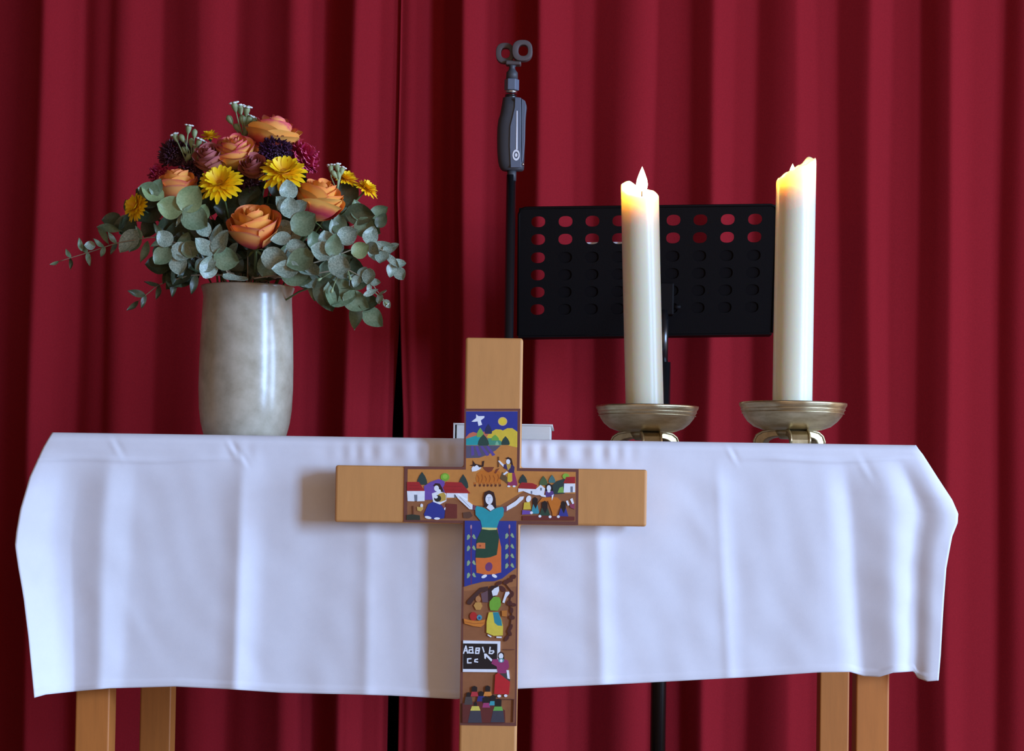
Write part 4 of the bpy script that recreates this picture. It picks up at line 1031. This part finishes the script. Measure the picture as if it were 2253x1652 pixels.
# ------------------------------------------------------------------ book
YK = 0.055
bx0, bx1 = at(999, 945, YK).x, at(1216, 945, YK).x
bt = at(1180, 933, YK).z
bk = thing('book', 'thick cream white book lying on the altar behind the cross', 'book', ((bx0 + bx1) / 2, YK + .12, ZT + .001))
zc = ZT + .001
bevel(obj('cover', *box(bx0, bx1, YK, YK + .24, zc, zc + .0025), M['cover'], bk, False), .0008)
bevel(obj('cover', *box(bx0, bx1, YK, YK + .24, bt - .0025, bt), M['cover'], bk, False), .0008)
bevel(obj('pages', *box(bx0 + .004, bx1 - .004, YK + .003, YK + .236, zc + .0026, bt - .0026), M['paper'], bk, False), .0008)
sp_pts = []
obj('spine', *box(bx0 - .0012, bx0 + .0014, YK, YK + .24, zc, bt), M['cover'], bk, False)

# ------------------------------------------------------------------ microphone stand
YM = 0.78
mb = at(1122, 560, YM)
k = sc(YM)
ms = thing('microphone_stand', 'black microphone stand with grey hand grip and empty clip, behind the altar', 'microphone stand', (mb.x, YM, 0))
px_m = lambda y: mb.x
zf = lambda y: at(1126, y, YM).z
obj('base', *lathe((mb.x, YM, 0), [(0, 0), (.125, 0), (.125, .010), (.115, .018), (.04, .024), (.018, .034), (.013, .05), (0, .05)], 48), M['pole'], ms)
obj('pole', *cylz((mb.x, YM), 10.5 * k, .04, zf(385), 24), M['pole'], ms)
obj('collar', *cylz((mb.x + .001, YM), 10 * k, zf(398), zf(372), 20), M['grip'], ms)
# hand grip, lofted
gp = [(690, 268, 455), (720, 262, 492), (745, 258, 506), (790, 250, 516), (860, 238, 508), (920, 218, 503), (1000, 208, 500), (1100, 205, 498), (1250, 207, 492), (1350, 216, 488), (1400, 228, 487), (1430, 245, 484), (1442, 262, 470)]
def gpx(x, y): return at(1050 + x / 4.718, 70 + y / 4.718, YM)
V, Fc = [], []; n = 28
for (y, xl, xr) in gp:
    a_ = gpx(xl, y); b_ = gpx(xr, y); c_ = (a_ + b_) / 2; hw = (b_.x - a_.x) / 2; hd = .020 if 720 < y < 1430 else .016
    for q in range(n):
        t2 = 2 * math.pi * q / n; cc, ss = math.cos(t2), math.sin(t2)
        V.append(Vector((c_.x + hw * math.copysign(abs(cc) ** .75, cc), YM + hd * math.copysign(abs(ss) ** .75, ss), c_.z)))
for i in range(len(gp) - 1):
    for q in range(n):
        a_, b_ = i * n + q, i * n + (q + 1) % n
        Fc.append((a_, a_ + n, b_ + n, b_))
Fc.append(tuple(range(n))); Fc.append(tuple(range(len(V) - n, len(V)))[::-1])
grip = obj('hand_grip', V, Fc, M['grip'], ms)
def plate(name, pts, y0, m, par, th=.003):
    P = [gpx(*q) for q in pts]; n_ = len(P)
    v_ = [Vector((p.x, y0, p.z)) for p in P] + [Vector((p.x, y0 + th, p.z)) for p in P]
    f_ = [tuple(range(n_))[::-1], tuple(range(n_, 2 * n_))] + [(i, (i + 1) % n_, (i + 1) % n_ + n_, i + n_) for i in range(n_)]
    return bevel(obj(name, v_, f_, m, par, False), .0008, 2)
plate('front_inlay', [(395, 700), (455, 705), (458, 900), (456, 1200), (460, 1425), (350, 1425), (340, 1200), (345, 1000), (370, 900), (392, 800)], YM - .0225, M['gripl'], grip)
plate('release_lever', [(462, 712), (498, 735), (512, 780), (500, 900), (496, 1150), (478, 1350), (462, 1370)], YM - .0205, M['gripl'], grip, .012)
plate('printed_line', [(410, 840), (422, 840), (422, 1240), (404, 1240)], YM - .0232, M['white'], grip, .0008)
rg = []
cc_ = gpx(407, 1298)
V, Fc = [], []; n = 24
for r_ in (1.0, .62):
    for q in range(n):
        t2 = 2 * math.pi * q / n
        V.append(Vector((cc_.x + 38 / 4.718 * k * r_ * math.cos(t2), YM - .0233, cc_.z + 58 / 4.718 * k * r_ * math.sin(t2))))
Fc = [(q, n + q, n + (q + 1) % n, (q + 1) % n) for q in range(n)]
obj('ring_emblem', V, Fc, M['white'], grip, False)
V2 = [Vector((cc_.x + 14 / 4.718 * k * math.cos(2 * math.pi * q / 12), YM - .0233, cc_.z + 20 / 4.718 * k * math.sin(2 * math.pi * q / 12))) for q in range(12)]
obj('ring_emblem', V2, [tuple(range(12))[::-1]], M['white'], grip, False)
sc_ = gpx(475, 1390)
obj('screw', *lathe((sc_.x, YM - .019, sc_.z), [(0, -.003), (.0022, -.002), (.003, 0), (.0022, .002), (0, .003)], 12), M['chrome'], grip)
nx = gpx(350, 650).x
obj('thread', *cylz((nx, YM), 62 / 4.718 * k, gpx(0, 700).z, gpx(0, 650).z, 20), M['pole'], ms)
obj('steel_ring', *cylz((nx, YM), 66 / 4.718 * k, gpx(0, 632).z, gpx(0, 606).z, 24), M['chrome'], ms)
nx2 = gpx(358, 550).x
bevel(obj('hex_nut', *cylz((nx2, YM), 78 / 4.718 * k, gpx(0, 604).z, gpx(0, 490).z, 6), M['gripl'], ms, False), .0012)
obj('neck', *lathe((gpx(362, 400).x, YM, 0), [(0, gpx(0, 492).z), (62 / 4.718 * k, gpx(0, 490).z), (60 / 4.718 * k, gpx(0, 420).z), (36 / 4.718 * k, gpx(0, 390).z), (30 / 4.718 * k, gpx(0, 365).z), (44 / 4.718 * k, gpx(0, 345).z), (0, gpx(0, 330).z)], 24), M['grip'], ms)
clip = None
def loop(cx_, cy_, rx, ry, hx_, hy_, dsh, depth, yoff, par, nm):
    """oval ring with an inner opening, extruded in depth"""
    n_ = 32; V_, F_ = [], []
    for yy in (YM - depth + yoff, YM + depth * .4 + yoff):
        for (a_, b_) in ((rx, ry), (hx_, hy_)):
            for q in range(n_):
                t2 = 2 * math.pi * q / n_; c2, s2 = math.cos(t2), math.sin(t2)
                ex = .8
                p = gpx(cx_ + a_ * math.copysign(abs(c2) ** ex, c2) + (dsh if a_ == hx_ else 0), cy_ - b_ * math.copysign(abs(s2) ** ex, s2))
                V_.append(Vector((p.x, yy, p.z)))
    for q in range(n_):
        r_ = (q + 1) % n_
        F_ += [(q, r_, n_ + r_, n_ + q), (2 * n_ + q, 3 * n_ + q, 3 * n_ + r_, 2 * n_ + r_), (q, 2 * n_ + q, 2 * n_ + r_, r_), (n_ + q, n_ + r_, 3 * n_ + r_, 3 * n_ + q)]
    return bevel(obj(nm, V_, F_, M['clip'], par, True), .001, 2)
loop(470, 212, 105, 108, 50, 58, 8, .014, -.006, ms, 'clip_jaw')
loop(288, 222, 94, 105, 46, 54, 6, .012, .008, ms, 'clip_jaw')
bevel(obj('clip_saddle', *box(gpx(300, 0).x, gpx(460, 0).x, YM - .012, YM + .014, gpx(0, 345).z, gpx(0, 300).z), M['clip'], ms, False), .003)

# ------------------------------------------------------------------ music stand
YD = 0.90
dk = thing('music_stand', 'black perforated music stand desk on a pole behind the candles', 'music stand', (at(1445, 1580, YD).x, YD, 0))
c00, c11 = at(1141, 600, YD - .045), at(1704, 600, YD - .045)
bl = at(1140, 742, YD)
u0, u1, zt_, zb3 = c00.x, c11.x, at(1422, 454, YD - .09).z, at(1422, 735, YD).z
TILT = -0.09                               # seen from behind: its top leans towards us
def dpt(x, z, d=0.0): return Vector((x, YD + TILT * (z - zb3) / (zt_ - zb3) + d, z + 0.027 * (x - (u0 + u1) / 2)))
hc = [1184, 1244, 1303, 1362, 1421, 1481, 1540, 1600, 1660]
hr = [485, 524, 564, 602, 640, 678]
holes = {(c_, r_) for c_ in range(9) for r_ in range(6)}
xs_h = [at(x, 520, YD - .07).x for x in hc]; zs_h = [at(1422, y, YD - .09 * (738 - y) / 285).z for y in hr]
# sheet with oval openings: cells around each hole position
xe = [u0] + [(a_ + b_) / 2 for a_, b_ in zip(xs_h, xs_h[1:])] + [u1]
ze = [zt_] + [(a_ + b_) / 2 for a_, b_ in zip(zs_h, zs_h[1:])] + [zs_h[-1] - (zs_h[-2] - zs_h[-1]) * .6, zb3]
V, Fc = [], []
def addv(x, z): V.append(dpt(x, z)); return len(V) - 1
hrx, hry = 15 * sc(YD), 11.5 * sc(YD)
for ci in range(9):
    for ri in range(7):
        x0_, x1_, z0_, z1_ = xe[ci], xe[ci + 1], ze[ri], ze[ri + 1]
        if (ci, ri) in holes:
            n_ = 24; cxh, czh = xs_h[ci], zs_h[ri]
            outer, inner = [], []
            for q in range(n_):
                t2 = 2 * math.pi * q / n_; cx_, sz_ = math.cos(t2), math.sin(t2)
                inner.append(addv(cxh + hrx * math.copysign(abs(cx_) ** .85, cx_), czh + hry * math.copysign(abs(sz_) ** .85, sz_)))
                lim = []
                if cx_ > 1e-6: lim.append((x1_ - cxh) / cx_)
                if cx_ < -1e-6: lim.append((x0_ - cxh) / cx_)
                if sz_ > 1e-6: lim.append((z0_ - czh) / sz_)
                if sz_ < -1e-6: lim.append((z1_ - czh) / sz_)
                m_ = min(lim); outer.append((cxh + cx_ * m_, czh + sz_ * m_))
            oi = [addv(*q) for q in outer]
            for q in range(n_):
                r2 = (q + 1) % n_
                Fc.append((inner[q], oi[q], oi[r2], inner[r2]))
                (ax_, az_), (bx_, bz_) = outer[q], outer[r2]
                if abs(ax_ - bx_) > 1e-7 and abs(az_ - bz_) > 1e-7:      # corner of the cell
                    cxn = x1_ if max(ax_, bx_) > cxh and abs(max(ax_, bx_) - x1_) < 1e-6 else x0_
                    czn = z0_ if max(az_, bz_) > czh and abs(max(az_, bz_) - z0_) < 1e-6 else z1_
                    Fc.append((oi[q], addv(cxn, czn), oi[r2]))
        else:
            Fc.append((addv(x0_, z0_), addv(x0_, z1_), addv(x1_, z1_), addv(x1_, z0_)))
ds = obj('desk', V, Fc, M['black'], dk, False)
so = ds.modifiers.new('thickness', 'SOLIDIFY'); so.thickness = .0018; so.offset = 0
# rolled edges and lower ledge
fr = [dpt(u0 + .012, zt_), dpt(u1 - .012, zt_)]
obj('edge_roll', *tube([dpt(u0, zb3), dpt(u0, zt_ - .012), dpt(u0 + .004, zt_ - .003), dpt(u0 + .012, zt_), dpt(u1 - .012, zt_), dpt(u1 - .004, zt_ - .003), dpt(u1, zt_ - .012), dpt(u1, zb3)], .0028, 8), M['black'], dk)
def desk_box(x0_, x1_, za_, zb4, d0, d1):
    v_, f_ = box(x0_, x1_, d0, d1, za_, zb4)
    return [dpt(p.x, p.z, p.y) for p in v_], f_
v_, f_ = box(u0, u1, -.002, .055, zb3 - .004, zb3 - .001)
obj('ledge', [dpt(p.x, p.z, p.y) for p in v_], f_, M['black'], dk, False)
obj('ledge_lip', *desk_box(u0, u1, zb3 - .004, zb3 + .010, .053, .055), M['black'], dk, False)
pxm = at(1446, 1580, YD).x
PY = YD - .050
obj('pole', *cylz((pxm, PY), 17 * sc(PY), .12, zb3 - .06, 24), M['pole'], dk)
obj('inner_tube', *cylz((pxm, PY), 11 * sc(PY), zb3 - .07, zb3 + .045, 20), M['pole'], dk)
bevel(obj('bracket', *box(pxm - .022, pxm + .020, PY - .006, YD - .022, zb3 + .035, zb3 + .10), M['black'], dk, False), .003)
kb = at(1478, 675, PY)
obj('clamp_knob', *tube([(pxm + .018, PY + .002, kb.z), (pxm + .034, PY + .002, kb.z)], .005, 12), M['black'], dk)
for q in range(3):
    a_ = R(30 + 120 * q)
    obj('leg', *tube([(pxm, PY, .16), (pxm + .12 * math.cos(a_), PY + .12 * math.sin(a_), .08), (pxm + .24 * math.cos(a_), PY + .24 * math.sin(a_), .010)], .009, 8), M['pole'], dk)
zz = at(1360, 529, YD - .065).z
tag(obj('music_folder', *desk_box(at(1212, 600, YD).x, at(1699, 600, YD).x, zb3 + .0005, at(1422, 541, YD - .06).z, .002, .012), M['folder'], None, False), 'black music folder resting behind the perforated music stand desk', 'folder')
tag(obj('sheet_music', *desk_box(at(1290, 600, YD).x, at(1420, 600, YD).x, zb3 + .0005, zz, .0125, .0140), M['sheet'], None, False), 'white sheet of paper showing through a hole of the music stand', 'paper')
